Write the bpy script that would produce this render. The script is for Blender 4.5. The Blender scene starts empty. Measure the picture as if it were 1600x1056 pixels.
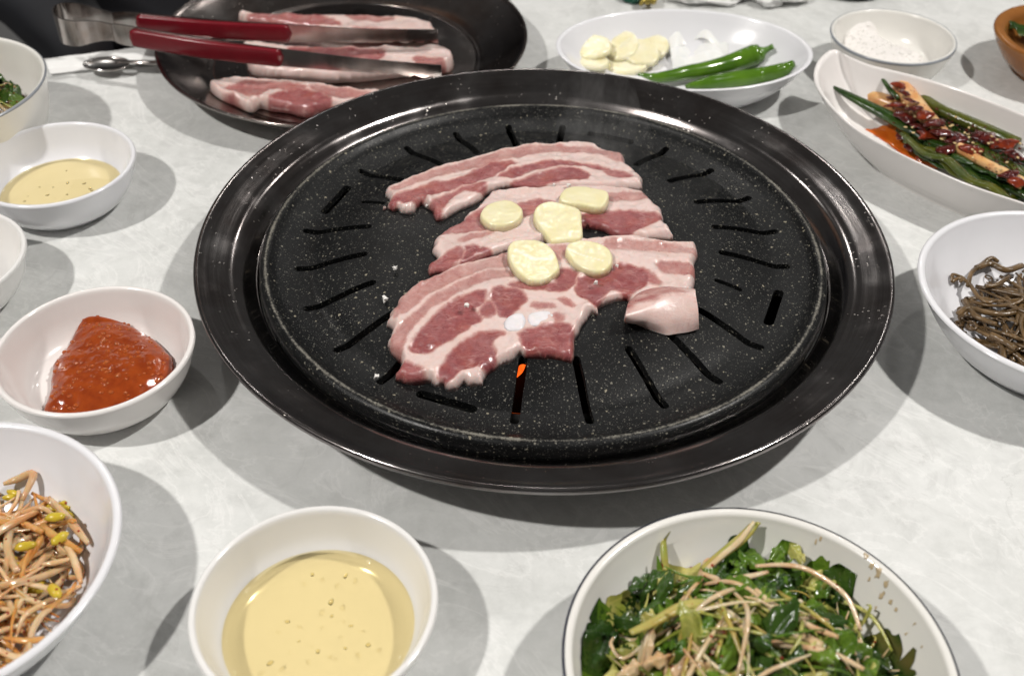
import bpy, bmesh, math, random
import numpy as np
from mathutils import Vector, Matrix, noise as mnoise

S = bpy.context.scene
COL = S.collection
random.seed(7)

# ------------------------------------------------------------------ camera
FPX, PITCH, ROLL, CAMH = 1700.0, 0.7194, 0.0147, 0.3688      # focal length in 1600-px units
cp, sp, cr, sr = math.cos(PITCH), math.sin(PITCH), math.cos(ROLL), math.sin(ROLL)
CF = np.array([0, cp, -sp]); _R = np.array([1.0, 0, 0]); _U = np.array([0, sp, cp])
CR = cr * _R + sr * _U
CU = -sr * _R + cr * _U
CP = np.array([0, 0, CAMH])
cam = bpy.data.cameras.new('camera'); camo = bpy.data.objects.new('camera', cam); COL.objects.link(camo)
M = Matrix(((CR[0], CU[0], -CF[0], CP[0]), (CR[1], CU[1], -CF[1], CP[1]), (CR[2], CU[2], -CF[2], CP[2]), (0, 0, 0, 1)))
camo.matrix_world = M
cam.sensor_width = 36; cam.lens = 36 * FPX / 1600; cam.clip_start = 0.01; cam.clip_end = 50
cam.dof.use_dof = True; cam.dof.focus_distance = 0.53; cam.dof.aperture_fstop = 10
S.camera = camo

# ------------------------------------------------------------------ light
w = bpy.data.worlds.new('World'); S.world = w; w.use_nodes = True
w.node_tree.nodes['Background'].inputs[0].default_value = (1.0, 0.97, 0.93, 1)
w.node_tree.nodes['Background'].inputs[1].default_value = 0.085
def ceiling_lamp(x, y, z, watts, size=0.085):
    l = bpy.data.lights.new('ceiling_lamp', 'AREA'); l.shape = 'DISK'; l.size = size; l.energy = watts
    l.color = (1.0, 0.965, 0.92)
    o = bpy.data.objects.new('ceiling_lamp', l); COL.objects.link(o)
    o.location = (x, y, z)
    d = Vector((0.0156, 0.469, 0)) - Vector((x, y, z)); o.rotation_euler = d.to_track_quat('-Z', 'Y').to_euler()
ceiling_lamp(1.137, 0.517, 1.7, 25)
ceiling_lamp(-1.175, -0.188, 1.7, 28)
for px_, py_ in ((-0.95, 1.9), (0.05, 2.3), (1.0, 2.0), (-0.6, 2.9), (0.7, 3.0)):          # small downlights farther into the room
    ceiling_lamp(px_, py_, 1.8, 1.6, 0.08)
S.view_settings.view_transform = 'Standard'; S.view_settings.look = 'None'
S.view_settings.exposure = 0.12; S.view_settings.gamma = 1; S.view_settings.use_curve_mapping = False

# ------------------------------------------------------------------ helpers
def at(x, y, z=0.0):
    """point of the real plane height z seen at photograph pixel x, y"""
    d = CF + (x - 800) / FPX * CR - (y - 528) / FPX * CU
    return CP + d * ((z - CAMH) / d[2])
def atl(pts, z, org=(0, 0), sc=1.0):
    return np.array([at(org[0] + p[0] / sc, org[1] + p[1] / sc, z)[:2] for p in pts])
def on(x, y, zfun, off=0.0):
    """point where the pixel's sight line meets the surface zfun, raised by off"""
    z = 0.012
    for _ in range(40):
        p = at(x, y, z); z = 0.6 * z + 0.4 * (float(np.atleast_1d(zfun(p[0], p[1]))[0]) + off)
    p = at(x, y, z); return np.array([p[0], p[1], z])
def N(x, y, z): return mnoise.noise(Vector((x, y, z)))
def tag(o, label=None, cat=None, group=None, kind=None):
    if label: o['label'] = label
    if cat: o['category'] = cat
    if group: o['group'] = group
    if kind: o['kind'] = kind
    return o
def empty(name, loc, label=None, cat=None, group=None, kind=None):
    o = bpy.data.objects.new(name, None); COL.objects.link(o); o.location = loc; o.empty_display_size = 0.01
    return tag(o, label, cat, group, kind)
def mesh_obj(name, V, F, mat, parent=None, smooth=True, sharp=None):
    me = bpy.data.meshes.new(name); me.from_pydata([tuple(map(float, v)) for v in V], [], [tuple(map(int, f)) for f in F]); me.update()
    return link(name, me, mat, parent, smooth, sharp)
def link(name, me, mat, parent=None, smooth=True, sharp=None):
    if mat: me.materials.append(mat)
    if smooth: me.polygons.foreach_set('use_smooth', [True] * len(me.polygons))
    if sharp is not None: me.set_sharp_from_angle(angle=math.radians(sharp))
    o = bpy.data.objects.new(name, me); COL.objects.link(o)
    if parent is not None:
        o.parent = parent; o.matrix_parent_inverse = Matrix.Translation(-Vector(parent.location))
    return o
def crom(P, n=6, closed=False):
    P = [np.array(p, float) for p in P]; out = []; L = len(P)
    rng = range(L) if closed else range(L - 1)
    for i in rng:
        if closed: a, b, c, d = P[i - 1], P[i], P[(i + 1) % L], P[(i + 2) % L]
        else:
            b, c = P[i], P[i + 1]; a = P[i - 1] if i > 0 else 2 * b - c; d = P[i + 2] if i + 2 < L else 2 * c - b
        for k in range(n):
            t = k / n
            out.append(0.5 * (2 * b + (c - a) * t + (2 * a - 5 * b + 4 * c - d) * t * t + (3 * b - a - 3 * c + d) * t ** 3))
    if not closed: out.append(P[-1])
    return np.array(out)
def lathe(name, prof, mat, parent=None, loc=(0, 0, 0), segs=96, sub=4, sharp=None, closed=False, xy=(1, 1)):
    pr = crom(prof, sub) if sub > 1 else np.array(prof, float)
    V, F = [], []; n = len(pr)
    for s in range(segs):
        a = 2 * math.pi * s / segs
        for r, z in pr: V.append((loc[0] + max(r, 1e-5) * math.cos(a) * xy[0], loc[1] + max(r, 1e-5) * math.sin(a) * xy[1], loc[2] + z))
    for s in range(segs):
        t = (s + 1) % segs
        for k in range(n - 1): F.append((s * n + k, t * n + k, t * n + k + 1, s * n + k + 1))
        if closed: F.append((s * n + n - 1, t * n + n - 1, t * n, s * n))
    return mesh_obj(name, V, F, mat, parent, True, sharp)
def tube_geo(pts, rad, segs=8, flat=1.0, up=(0, 0, 1)):
    P = np.array(pts, float); n = len(P); rad = np.broadcast_to(np.array(rad, float), (n,))
    T = np.gradient(P, axis=0); T /= np.linalg.norm(T, axis=1)[:, None] + 1e-12
    V, F = [], []; u = np.array(up, float)
    for i in range(n):
        s = np.cross(T[i], u); L = np.linalg.norm(s)
        s = s / L if L > 1e-3 else np.array([1.0, 0, 0])
        b = np.cross(s, T[i])
        for k in range(segs):
            a = 2 * math.pi * k / segs
            V.append(P[i] + rad[i] * (math.cos(a) * s + math.sin(a) * b * flat))
    for i in range(n - 1):
        for k in range(segs):
            l = (k + 1) % segs
            F.append((i * segs + k, i * segs + l, (i + 1) * segs + l, (i + 1) * segs + k))
    V.append(P[0]); V.append(P[-1]); a0, a1 = n * segs, n * segs + 1
    for k in range(segs):
        l = (k + 1) % segs
        F.append((a0, l, k)); F.append((a1, (n - 1) * segs + k, (n - 1) * segs + l))
    return V, F
def tube(name, pts, rad, mat, parent=None, segs=8, flat=1.0, sub=4):
    P = crom(pts, sub) if sub > 1 else np.array(pts, float)
    rad = np.array(rad, float)
    if rad.ndim and len(rad) != len(P): rad = np.interp(np.linspace(0, 1, len(P)), np.linspace(0, 1, len(rad)), rad)
    V, F = tube_geo(P, rad, segs, flat)
    return mesh_obj(name, V, F, mat, parent)
def blob(name, c, r, mat, parent=None, seed=0, sub=2, amp=0.15, rot=0.0):
    bm = bmesh.new(); bmesh.ops.create_icosphere(bm, subdivisions=sub, radius=1)
    ca, sa = math.cos(rot), math.sin(rot)
    for v in bm.verts:
        k = 1 + amp * N(v.co.x * 1.7 + seed * 3.1, v.co.y * 1.7, v.co.z * 1.7 + seed)
        x, y, z = v.co.x * k * r[0], v.co.y * k * r[1], v.co.z * k * r[2]
        v.co = (c[0] + x * ca - y * sa, c[1] + x * sa + y * ca, c[2] + z)
    me = bpy.data.meshes.new(name); bm.to_mesh(me); bm.free()
    return link(name, me, mat, parent)

def seg_dist(P, poly):
    A = poly; B = np.roll(poly, -1, 0)
    best = np.full(len(P), 1e9); near = np.zeros((len(P), 2)); inside = np.zeros(len(P), bool)
    for a, b in zip(A, B):
        d = b - a; L2 = d @ d + 1e-18
        t = np.clip(((P - a) @ d) / L2, 0, 1); q = a + t[:, None] * d
        e = np.hypot(*(P - q).T); m = e < best
        best[m] = e[m]; near[m] = q[m]
        c = ((a[1] > P[:, 1]) != (b[1] > P[:, 1]))
        if abs(d[1]) > 1e-15:
            inside ^= c & (P[:, 0] < d[0] * (P[:, 1] - a[1]) / d[1] + a[0])
    return np.where(inside, best, -best), near
def sstep(a, b, x):
    t = np.clip((x - a) / (b - a), 0, 1); return t * t * (3 - 2 * t)
def pillow(name, outline, base, t, e, step, mat, parent=None, bump=0.0, bscale=150, extra=None, fields=None, wav=0.0, seed=0, smooth_n=4, warp=None):
    """closed slab with rounded edges over an outline; base(x, y) gives the surface it lies on"""
    O = crom(outline, smooth_n, True)
    if wav:
        c = O.mean(0); d = O - c; d /= np.linalg.norm(d, axis=1)[:, None]
        O = O + d * np.array([wav * (N(p[0] * 160, p[1] * 160, seed) + 0.6 * N(p[0] * 420, p[1] * 420, seed + 5)) for p in O])[:, None]
    lo, hi = O.min(0) - step, O.max(0) + step
    nx, ny = int((hi[0] - lo[0]) / step) + 2, int((hi[1] - lo[1]) / step) + 2
    X, Y = np.meshgrid(lo[0] + np.arange(nx) * step, lo[1] + np.arange(ny) * step, indexing='ij')
    P = np.stack([X.ravel(), Y.ravel()], 1)
    sd, near = seg_dist(P, O)
    ins = (sd > step * 0.25).reshape(nx, ny)
    cell = ins[:-1, :-1] | ins[1:, :-1] | ins[:-1, 1:] | ins[1:, 1:]
    use = np.zeros((nx, ny), bool)
    use[:-1, :-1] |= cell; use[1:, :-1] |= cell; use[:-1, 1:] |= cell; use[1:, 1:] |= cell
    useF = use.ravel(); insF = ins.ravel()
    Q = np.where(insF[:, None], P, near); d = np.where(insF, np.maximum(sd, 0), 0)
    idx = np.full(nx * ny, -1); idx[useF] = np.arange(useF.sum())
    Q = Q[useF]; d = d[useF]; inn = insF[useF]
    u = np.clip(d / e, 0, 1); h = t * np.sqrt(np.maximum(0, 1 - (1 - u) ** 2))
    if bump: h = h + u * bump * np.array([N(q[0] * bscale, q[1] * bscale, seed) + 0.5 * N(q[0] * bscale * 2.7, q[1] * bscale * 2.7, seed + 9) for q in Q])
    if extra is not None: h = h + u * extra(Q, d)
    bz = base(Q[:, 0], Q[:, 1])
    V = [np.array([q[0], q[1], z]) for q, z in zip(Q, bz + h)]
    bot = np.arange(len(Q)); nb = len(Q)
    for i in range(len(Q)):
        if inn[i]:
            bot[i] = nb; nb += 1; V.append(np.array([Q[i][0], Q[i][1], bz[i]]))
    F = []
    for i, j in zip(*np.nonzero(cell)):
        a, b, c, dd = (idx[i * ny + j], idx[(i + 1) * ny + j], idx[(i + 1) * ny + j + 1], idx[i * ny + j + 1])
        F.append((a, b, c, dd))
        f2 = (bot[dd], bot[c], bot[b], bot[a])
        if f2 != (dd, c, b, a) : F.append(f2)
    if warp is not None: V = [warp(v) for v in V]
    o = mesh_obj(name, V, F, mat, parent)
    if fields:
        for nm, fn in fields.items():
            val = fn(Q); full = np.concatenate([val, val[inn]])
            at_ = o.data.attributes.new(nm, 'FLOAT', 'POINT'); at_.data.foreach_set('value', full.astype(np.float32))
    return o

# ------------------------------------------------------------------ materials
class NT:
    def __init__(s, name):
        s.m = bpy.data.materials.new(name); s.m.use_nodes = True; s.t = s.m.node_tree
        s.b = s.t.nodes['Principled BSDF']; s.out = s.t.nodes['Material Output']
    def n(s, typ, **kw):
        x = s.t.nodes.new(typ)
        for k, v in kw.items():
            if k.startswith('i_'):
                key = k[2:]; key = int(key) if key.isdigit() else key.replace('_', ' ')
                x.inputs[key].default_value = v
            else: setattr(x, k, v)
        return x
    def l(s, a, b): s.t.links.new(a, b)
    def set(s, **kw):
        for k, v in kw.items(): s.b.inputs[k.replace('_', ' ')].default_value = v
        return s
    def noise(s, scale, detail=3, rough=0.5, vec=None, dist=0.0):
        x = s.n('ShaderNodeTexNoise'); x.inputs['Scale'].default_value = scale; x.inputs['Detail'].default_value = detail
        x.inputs['Roughness'].default_value = rough; x.inputs['Distortion'].default_value = dist
        s.l(vec if vec is not None else s.coord(), x.inputs['Vector']); return x.outputs['Fac']
    def coord(s, which='Object'):
        if not hasattr(s, 'tc'): s.tc = s.n('ShaderNodeTexCoord')
        return s.tc.outputs[which]
    def mapping(s, scale=(1, 1, 1), rot=(0, 0, 0), which='Object'):
        x = s.n('ShaderNodeMapping'); x.inputs['Scale'].default_value = scale; x.inputs['Rotation'].default_value = rot
        s.l(s.coord(which), x.inputs['Vector']); return x.outputs[0]
    def ramp(s, fac, stops, interp='LINEAR'):
        x = s.n('ShaderNodeValToRGB'); x.color_ramp.interpolation = interp
        el = x.color_ramp.elements
        while len(el) < len(stops): el.new(0.5)
        for e, (p, c) in zip(el, stops):
            e.position = p; e.color = (c, c, c, 1) if isinstance(c, (int, float)) else (*c, 1)
        s.l(fac, x.inputs[0]); return x.outputs[0]
    def mix(s, fac, a, b):
        x = s.n('ShaderNodeMix', data_type='RGBA')
        for sock, v in ((x.inputs[0], fac), (x.inputs[6], a), (x.inputs[7], b)):
            if isinstance(v, bpy.types.NodeSocket): s.l(v, sock)
            else: sock.default_value = v if isinstance(v, (int, float)) else (*v, 1)
        return x.outputs[2]
    def math(s, op, a, b=0.0, clamp=False):
        x = s.n('ShaderNodeMath', operation=op); x.use_clamp = clamp
        for i, v in enumerate((a, b)):
            if isinstance(v, bpy.types.NodeSocket): s.l(v, x.inputs[i])
            else: x.inputs[i].default_value = v
        return x.outputs[0]
    def bump(s, h, strength=0.3, dist=0.001):
        x = s.n('ShaderNodeBump'); x.inputs['Strength'].default_value = strength; x.inputs['Distance'].default_value = dist
        s.l(h, x.inputs['Height']); s.l(x.outputs[0], s.b.inputs['Normal']); return x
    def color(s, c): s.l(c, s.b.inputs['Base Color']); return s
    def voronoi(s, scale, feature='F1', rnd=1.0, vec=None):
        x = s.n('ShaderNodeTexVoronoi', feature=feature); x.inputs['Scale'].default_value = scale; x.inputs['Randomness'].default_value = rnd
        s.l(vec if vec is not None else s.coord(), x.inputs['Vector']); return x

def simple(name, col, rough=0.4, var=0.12, scale=120, bump=0.0, bscale=400, sss=0.0, metal=0.0, spec=0.5, col2=None):
    t = NT(name); t.set(Roughness=rough, Metallic=metal, Specular_IOR_Level=spec)
    c2 = col2 if col2 else tuple(x * (1 - var) for x in col)
    f = t.ramp(t.noise(scale, 4), [(0.32, 0.0), (0.68, 1.0)])
    t.color(t.mix(f, col, c2))
    if bump: t.bump(t.noise(bscale, 3), bump, 0.0006)
    if sss:
        t.set(Subsurface_Weight=sss, Subsurface_Scale=0.003); t.b.inputs['Subsurface Radius'].default_value = (1.0, 0.6, 0.35)
    return t.m

def mat_table():
    t = NT('table_laminate'); t.set(Roughness=0.42, Specular_IOR_Level=0.4)
    base = t.noise(9, 6, 0.62, dist=0.6)
    c = t.ramp(base, [(0.3, (0.52, 0.53, 0.515)), (0.5, (0.62, 0.63, 0.615)), (0.68, (0.72, 0.73, 0.72))])
    # fine mottled speckle
    f = t.noise(140, 6, 0.7)
    c = t.mix(t.ramp(f, [(0.38, 0.0), (0.72, 0.5)]), c, (0.78, 0.785, 0.775))
    c = t.mix(t.ramp(t.noise(38, 7, 0.68, None, 1.2), [(0.52, 0.0), (0.70, 0.55)]), c, (0.50, 0.505, 0.495))
    # pale and grey veins, running one way
    mp = t.mapping((1.0, 1.0, 1.0), (0, 0, 0.62))
    st = t.n('ShaderNodeMapping'); st.inputs['Scale'].default_value = (1, 1.9, 1); t.l(mp, st.inputs[0])
    v1 = t.noise(16, 7, 0.6, st.outputs[0], 1.2)
    ln = t.ramp(t.math('ABSOLUTE', t.math('SUBTRACT', v1, 0.5)), [(0.0, 1.0), (0.008, 0.5), (0.03, 0.0)])
    c = t.mix(t.math('MULTIPLY', ln, 0.38), c, (0.86, 0.86, 0.85))
    v2 = t.noise(11, 7, 0.62, st.outputs[0], 1.6)
    ln2 = t.ramp(t.math('ABSOLUTE', t.math('SUBTRACT', v2, 0.53)), [(0.0, 1.0), (0.006, 0.5), (0.022, 0.0)])
    ms = t.ramp(t.noise(14, 2), [(0.45, 0.0), (0.65, 1.0)])
    c = t.mix(t.math('MULTIPLY', t.math('MULTIPLY', ln2, ms), 0.35), c, (0.42, 0.42, 0.405))
    t.color(c); t.bump(t.noise(260, 4), 0.06, 0.0005); return t.m
def mat_ceramic(name, col, rough=0.16):
    t = NT(name); t.set(Roughness=rough, Specular_IOR_Level=0.55, Coat_Weight=0.3, Coat_Roughness=0.06)
    c = t.mix(t.ramp(t.noise(22, 4), [(0.35, 0.0), (0.7, 1.0)]), col, tuple(x * 0.965 for x in col))
    sm = t.ramp(t.noise(95, 6, 0.7), [(0.70, 0.0), (0.78, 0.10)])
    t.color(t.mix(sm, c, (0.62, 0.52, 0.38)))
    t.l(t.ramp(t.noise(60, 5), [(0.3, rough * 0.8), (0.7, rough * 1.7)]), t.b.inputs['Roughness']); return t.m
def mat_steel(name, col=(0.36, 0.345, 0.335), rough=0.2, splat=True, aniso=0.0, tint=(0.6, 0.5, 0.46)):
    t = NT(name); t.set(Metallic=1.0)
    sep = t.n('ShaderNodeSeparateXYZ'); t.l(t.coord(), sep.inputs[0])
    r = t.math('SQRT', t.math('ADD', t.math('MULTIPLY', sep.outputs[0], sep.outputs[0]), t.math('MULTIPLY', sep.outputs[1], sep.outputs[1])))
    cb = t.n('ShaderNodeCombineXYZ'); t.l(t.math('MULTIPLY', r, 60.0), cb.inputs[0])
    t.l(sep.outputs[0], cb.inputs[1]); t.l(sep.outputs[1], cb.inputs[2])
    br = t.noise(22, 5, 0.7, cb.outputs[0])             # turning marks round the axis
    sm = t.noise(24, 6, 0.65)
    c = t.mix(t.ramp(sm, [(0.38, 0.0), (0.68, 1.0)]), col, tuple(a * b for a, b in zip(col, tint)))
    c = t.mix(t.math('MULTIPLY', t.ramp(br, [(0.45, 0.0), (0.8, 1.0)]), 0.25), c, tuple(min(1, a * 1.6) for a in col))
    rg = t.math('ADD', t.math('MULTIPLY', br, 0.10), rough - 0.05)
    rg = t.math('ADD', rg, t.ramp(t.noise(36, 5), [(0.5, 0.0), (0.75, 0.12)]))
    if splat:
        vo = t.voronoi(300); sel = t.ramp(t.noise(60, 3), [(0.50, 0.0), (0.64, 1.0)])
        dots = t.math('MULTIPLY', t.ramp(vo.outputs['Distance'], [(0.10, 1.0), (0.2, 0.0)]), sel)
        c = t.mix(t.math('MULTIPLY', dots, 0.35), c, (0.5, 0.46, 0.4))
        rg = t.math('ADD', rg, t.math('MULTIPLY', dots, 0.2))
        t.bump(t.math('ADD', t.math('MULTIPLY', br, 0.10), dots), 0.16, 0.0005)
    else: t.bump(br, 0.03, 0.0003)
    if aniso:
        tg = t.n('ShaderNodeTangent', direction_type='RADIAL', axis='Z'); t.l(tg.outputs[0], t.b.inputs['Tangent'])
        t.set(Anisotropic=aniso)
    t.color(c); t.l(rg, t.b.inputs['Roughness']); return t.m
def mat_plate():
    t = NT('black_stone_coating'); t.set(Specular_IOR_Level=0.22)
    base = t.mix(t.ramp(t.noise(40, 4), [(0.3, 0.0), (0.7, 1.0)]), (0.005, 0.0053, 0.0056), (0.009, 0.0094, 0.0098))
    c = base; sp_all = None
    for sc, thr, selthr, col, k in ((280, 0.13, 0.74, (0.30, 0.27, 0.20), 0.85), (450, 0.17, 0.58, (0.25, 0.235, 0.19), 0.75), (900, 0.22, 0.52, (0.15, 0.145, 0.125), 0.75), (1500, 0.26, 0.5, (0.07, 0.07, 0.066), 0.8)):
        wv = t.n('ShaderNodeMixRGB', blend_type='ADD'); wv.inputs[0].default_value = 1
        nn = t.n('ShaderNodeTexNoise'); nn.inputs['Scale'].default_value = sc * 2.2; t.l(t.coord(), nn.inputs['Vector'])
        ml = t.n('ShaderNodeVectorMath', operation='SCALE'); ml.inputs['Scale'].default_value = 0.55 / sc; t.l(nn.outputs['Color'], ml.inputs[0])
        ad = t.n('ShaderNodeVectorMath', operation='ADD'); t.l(t.coord(), ad.inputs[0]); t.l(ml.outputs[0], ad.inputs[1])
        vo = t.voronoi(sc, vec=ad.outputs[0])
        sepc = t.n('ShaderNodeSeparateColor'); t.l(vo.outputs['Color'], sepc.inputs[0])
        size = t.math('MULTIPLY', t.math('SUBTRACT', sepc.outputs[0], selthr, True), thr / (1 - selthr) * 1.6)
        d = t.math('LESS_THAN', vo.outputs['Distance'], size)
        c = t.mix(t.math('MULTIPLY', d, k), c, col)
        sp_all = d if sp_all is None else t.math('MAXIMUM', sp_all, d)
    # worn edge of the lip
    sep = t.n('ShaderNodeSeparateXYZ'); t.l(t.coord(), sep.inputs[0])
    r = t.math('SQRT', t.math('ADD', t.math('MULTIPLY', sep.outputs[0], sep.outputs[0]), t.math('MULTIPLY', sep.outputs[1], sep.outputs[1])))
    wr = t.ramp(t.math('ABSOLUTE', t.math('SUBTRACT', r, 0.1452)), [(0.0, 1.0), (0.0012, 0.75), (0.0024, 0.0)])
    wr2 = t.ramp(t.math('ABSOLUTE', t.math('SUBTRACT', r, 0.1395)), [(0.0, 0.5), (0.0006, 0.4), (0.0016, 0.0)])
    wn = t.math('ADD', t.math('MULTIPLY', t.noise(700, 5, 0.75), 0.75), t.math('MULTIPLY', t.noise(60, 3), 0.45))
    wm = t.ramp(t.math('MULTIPLY', t.math('MAXIMUM', wr, wr2), wn), [(0.47, 0.0), (0.66, 1.0)])
    c = t.mix(t.math('MULTIPLY', wm, 0.75), c, (0.26, 0.245, 0.21))
    t.color(c)
    grease = t.ramp(t.noise(26, 4), [(0.35, 0.26), (0.7, 0.46)])
    t.l(grease, t.b.inputs['Roughness'])
    t.bump(t.math('ADD', t.noise(1400, 3), t.math('MULTIPLY', sp_all, 0.4)), 0.22, 0.0004); return t.m
def mat_meat(name, seedrot=0.3):
    t = NT(name)
    a = t.n('ShaderNodeAttribute', attribute_name='lean').outputs['Fac']
    edge = t.math('MULTIPLY', t.math('SUBTRACT', t.noise(260, 7, 0.78, None, 0.8), 0.5), 0.95)
    wob = t.math('MULTIPLY', t.math('SUBTRACT', t.noise(110, 4, 0.6), 0.5), 0.55)
    v = t.math('ADD', t.math('ADD', a, edge), t.math('MULTIPLY', wob, a), True)
    lean = t.ramp(v, [(0.0, (0.72, 0.565, 0.53)), (0.16, (0.70, 0.505, 0.465)), (0.34, (0.55, 0.325, 0.295)), (0.56, (0.455, 0.215, 0.195)), (0.80, (0.345, 0.10, 0.10)), (1.0, (0.25, 0.056, 0.060))])
    mp = t.mapping((1, 4.2, 1), (0, 0, seedrot))
    fib = t.noise(210, 6, 0.7, mp, 1.0)
    lean = t.mix(t.math('MULTIPLY', t.ramp(fib, [(0.54, 0.0), (0.70, 1.0)]), t.math('MULTIPLY', a, 0.55)), lean, (0.58, 0.33, 0.295))
    dk = t.ramp(t.noise(58, 4, 0.6), [(0.42, 0.0), (0.72, 1.0)])
    lean = t.mix(t.math('MULTIPLY', dk, t.math('MULTIPLY', a, 0.4)), lean, (0.19, 0.036, 0.045))
    rd = t.ramp(t.noise(85, 3, 0.5), [(0.52, 0.0), (0.74, 1.0)])
    lean = t.mix(t.math('MULTIPLY', rd, t.math('MULTIPLY', a, 0.45)), lean, (0.44, 0.12, 0.075))
    wv_ = t.n('ShaderNodeVectorMath', operation='ADD'); nz = t.n('ShaderNodeTexNoise'); nz.inputs['Scale'].default_value = 120; t.l(t.coord(), nz.inputs['Vector'])
    sc_v = t.n('ShaderNodeVectorMath', operation='SCALE'); sc_v.inputs['Scale'].default_value = 0.012; t.l(nz.outputs['Color'], sc_v.inputs[0]); t.l(mp, wv_.inputs[0]); t.l(sc_v.outputs[0], wv_.inputs[1])
    ve = t.voronoi(70, 'DISTANCE_TO_EDGE', 1.0, wv_.outputs[0])
    th = t.math('MULTIPLY', t.ramp(ve.outputs['Distance'], [(0.0, 1.0), (0.05, 0.0)]), t.ramp(t.noise(90, 2), [(0.45, 0.0), (0.6, 1.0)]))
    lean = t.mix(t.math('MULTIPLY', th, t.math('MULTIPLY', a, 0.35)), lean, (0.62, 0.38, 0.34))
    inv = t.math('SUBTRACT', 1.0, a, True)
    yel = t.ramp(t.noise(75, 3), [(0.48, 0.0), (0.75, 0.55)])
    lean = t.mix(t.math('MULTIPLY', yel, inv), lean, (0.68, 0.49, 0.43))
    gry = t.ramp(t.noise(46, 4), [(0.52, 0.0), (0.74, 0.5)])
    lean = t.mix(t.math('MULTIPLY', gry, inv), lean, (0.54, 0.40, 0.375))
    t.color(lean)
    t.l(t.ramp(t.noise(300, 3), [(0.3, 0.25), (0.7, 0.5)]), t.b.inputs['Roughness'])
    t.set(Specular_IOR_Level=0.5, Subsurface_Weight=0.35, Subsurface_Scale=0.0025, Coat_Roughness=0.09, Coat_IOR=1.6)
    t.l(t.ramp(t.noise(60, 3), [(0.35, 0.25), (0.65, 0.8)]), t.b.inputs['Coat Weight'])
    t.b.inputs['Subsurface Radius'].default_value = (1.0, 0.35, 0.25)
    h = t.math('ADD', t.math('MULTIPLY', t.noise(700, 4, 0.75), 1.0), t.math('MULTIPLY', fib, 0.9))
    t.bump(h, 0.3, 0.0005)
    b2 = t.n('ShaderNodeBump'); b2.inputs['Strength'].default_value = 1.0; b2.inputs['Distance'].default_value = 0.00012
    t.l(t.math('ADD', t.math('MULTIPLY', fib, 0.7), t.math('MULTIPLY', t.noise(620, 2, 0.6), 1.6)), b2.inputs['Height']); t.l(b2.outputs[0], t.b.inputs['Coat Normal'])
    return t.m
def mat_liquid(name, col, ior=1.45):
    t = NT(name)
    tr = t.n('ShaderNodeBsdfTransparent'); tr.inputs[0].default_value = (*col, 1)
    gl = t.n('ShaderNodeBsdfGlossy'); gl.inputs['Roughness'].default_value = 0.03
    fr = t.n('ShaderNodeFresnel'); fr.inputs[0].default_value = ior
    mx = t.n('ShaderNodeMixShader'); t.l(fr.outputs[0], mx.inputs[0]); t.l(tr.outputs[0], mx.inputs[1]); t.l(gl.outputs[0], mx.inputs[2])
    t.l(mx.outputs[0], t.out.inputs['Surface']); return t.m
def mat_leaf(name, c1, c2, rough=0.3):
    t = NT(name); t.set(Roughness=rough, Specular_IOR_Level=0.5, Transmission_Weight=0.0)
    ve = t.voronoi(130, 'DISTANCE_TO_EDGE')
    c = t.mix(t.ramp(t.noise(60, 4), [(0.36, 0.0), (0.66, 1.0)]), c1, c2)
    c = t.mix(t.ramp(t.noise(34, 3), [(0.6, 0.0), (0.72, 0.45)]), c, (0.22, 0.15, 0.05))
    c = t.mix(t.math('MULTIPLY', t.ramp(ve.outputs['Distance'], [(0.0, 1.0), (0.05, 0.0)]), 0.16), c, (min(1, c2[0] * 2.2), min(1, c2[1] * 1.9), c2[2] * 1.6))
    t.color(c); t.bump(t.math('ADD', ve.outputs['Distance'], t.noise(500, 3)), 0.3, 0.0010); return t.m
def mat_paste(name, c1, c2, rough=0.18, scale=260, spec=0.5):
    t = NT(name); t.set(Roughness=rough, Specular_IOR_Level=spec, Subsurface_Weight=0.15, Subsurface_Scale=0.002)
    t.color(t.mix(t.ramp(t.noise(scale, 4), [(0.38, 0.0), (0.68, 1.0)]), c1, c2))
    t.bump(t.noise(scale * 1.5, 3), 0.3, 0.0008); return t.m

MT = mat_table()
M_WHITE = mat_ceramic('white_melamine', (0.80, 0.80, 0.83))
M_CREAM = mat_ceramic('cream_glaze', (0.80, 0.785, 0.745))
M_IVORY = mat_ceramic('ivory_melamine', (0.81, 0.80, 0.785))
M_PINKW = mat_ceramic('warm_white_melamine', (0.82, 0.785, 0.765))
M_LINE = simple('dark_rim_line', (0.03, 0.035, 0.06), 0.3)
M_GLINE = simple('grey_rim_line', (0.30, 0.32, 0.35), 0.25)
M_STEEL = mat_steel('grill_steel', (0.25, 0.237, 0.235), 0.13, True, 0.6, (0.6, 0.54, 0.52))
M_TRAY = mat_steel('tray_steel', (0.30, 0.275, 0.265), 0.16, True, 0.6)
M_TONG = mat_steel('tong_steel', (0.62, 0.61, 0.60), 0.16, splat=False)
M_PLATE = mat_plate()
M_MEAT = mat_meat('raw_pork_belly')
M_MEAT2 = mat_meat('raw_pork_belly_tray', 0.1)

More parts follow.
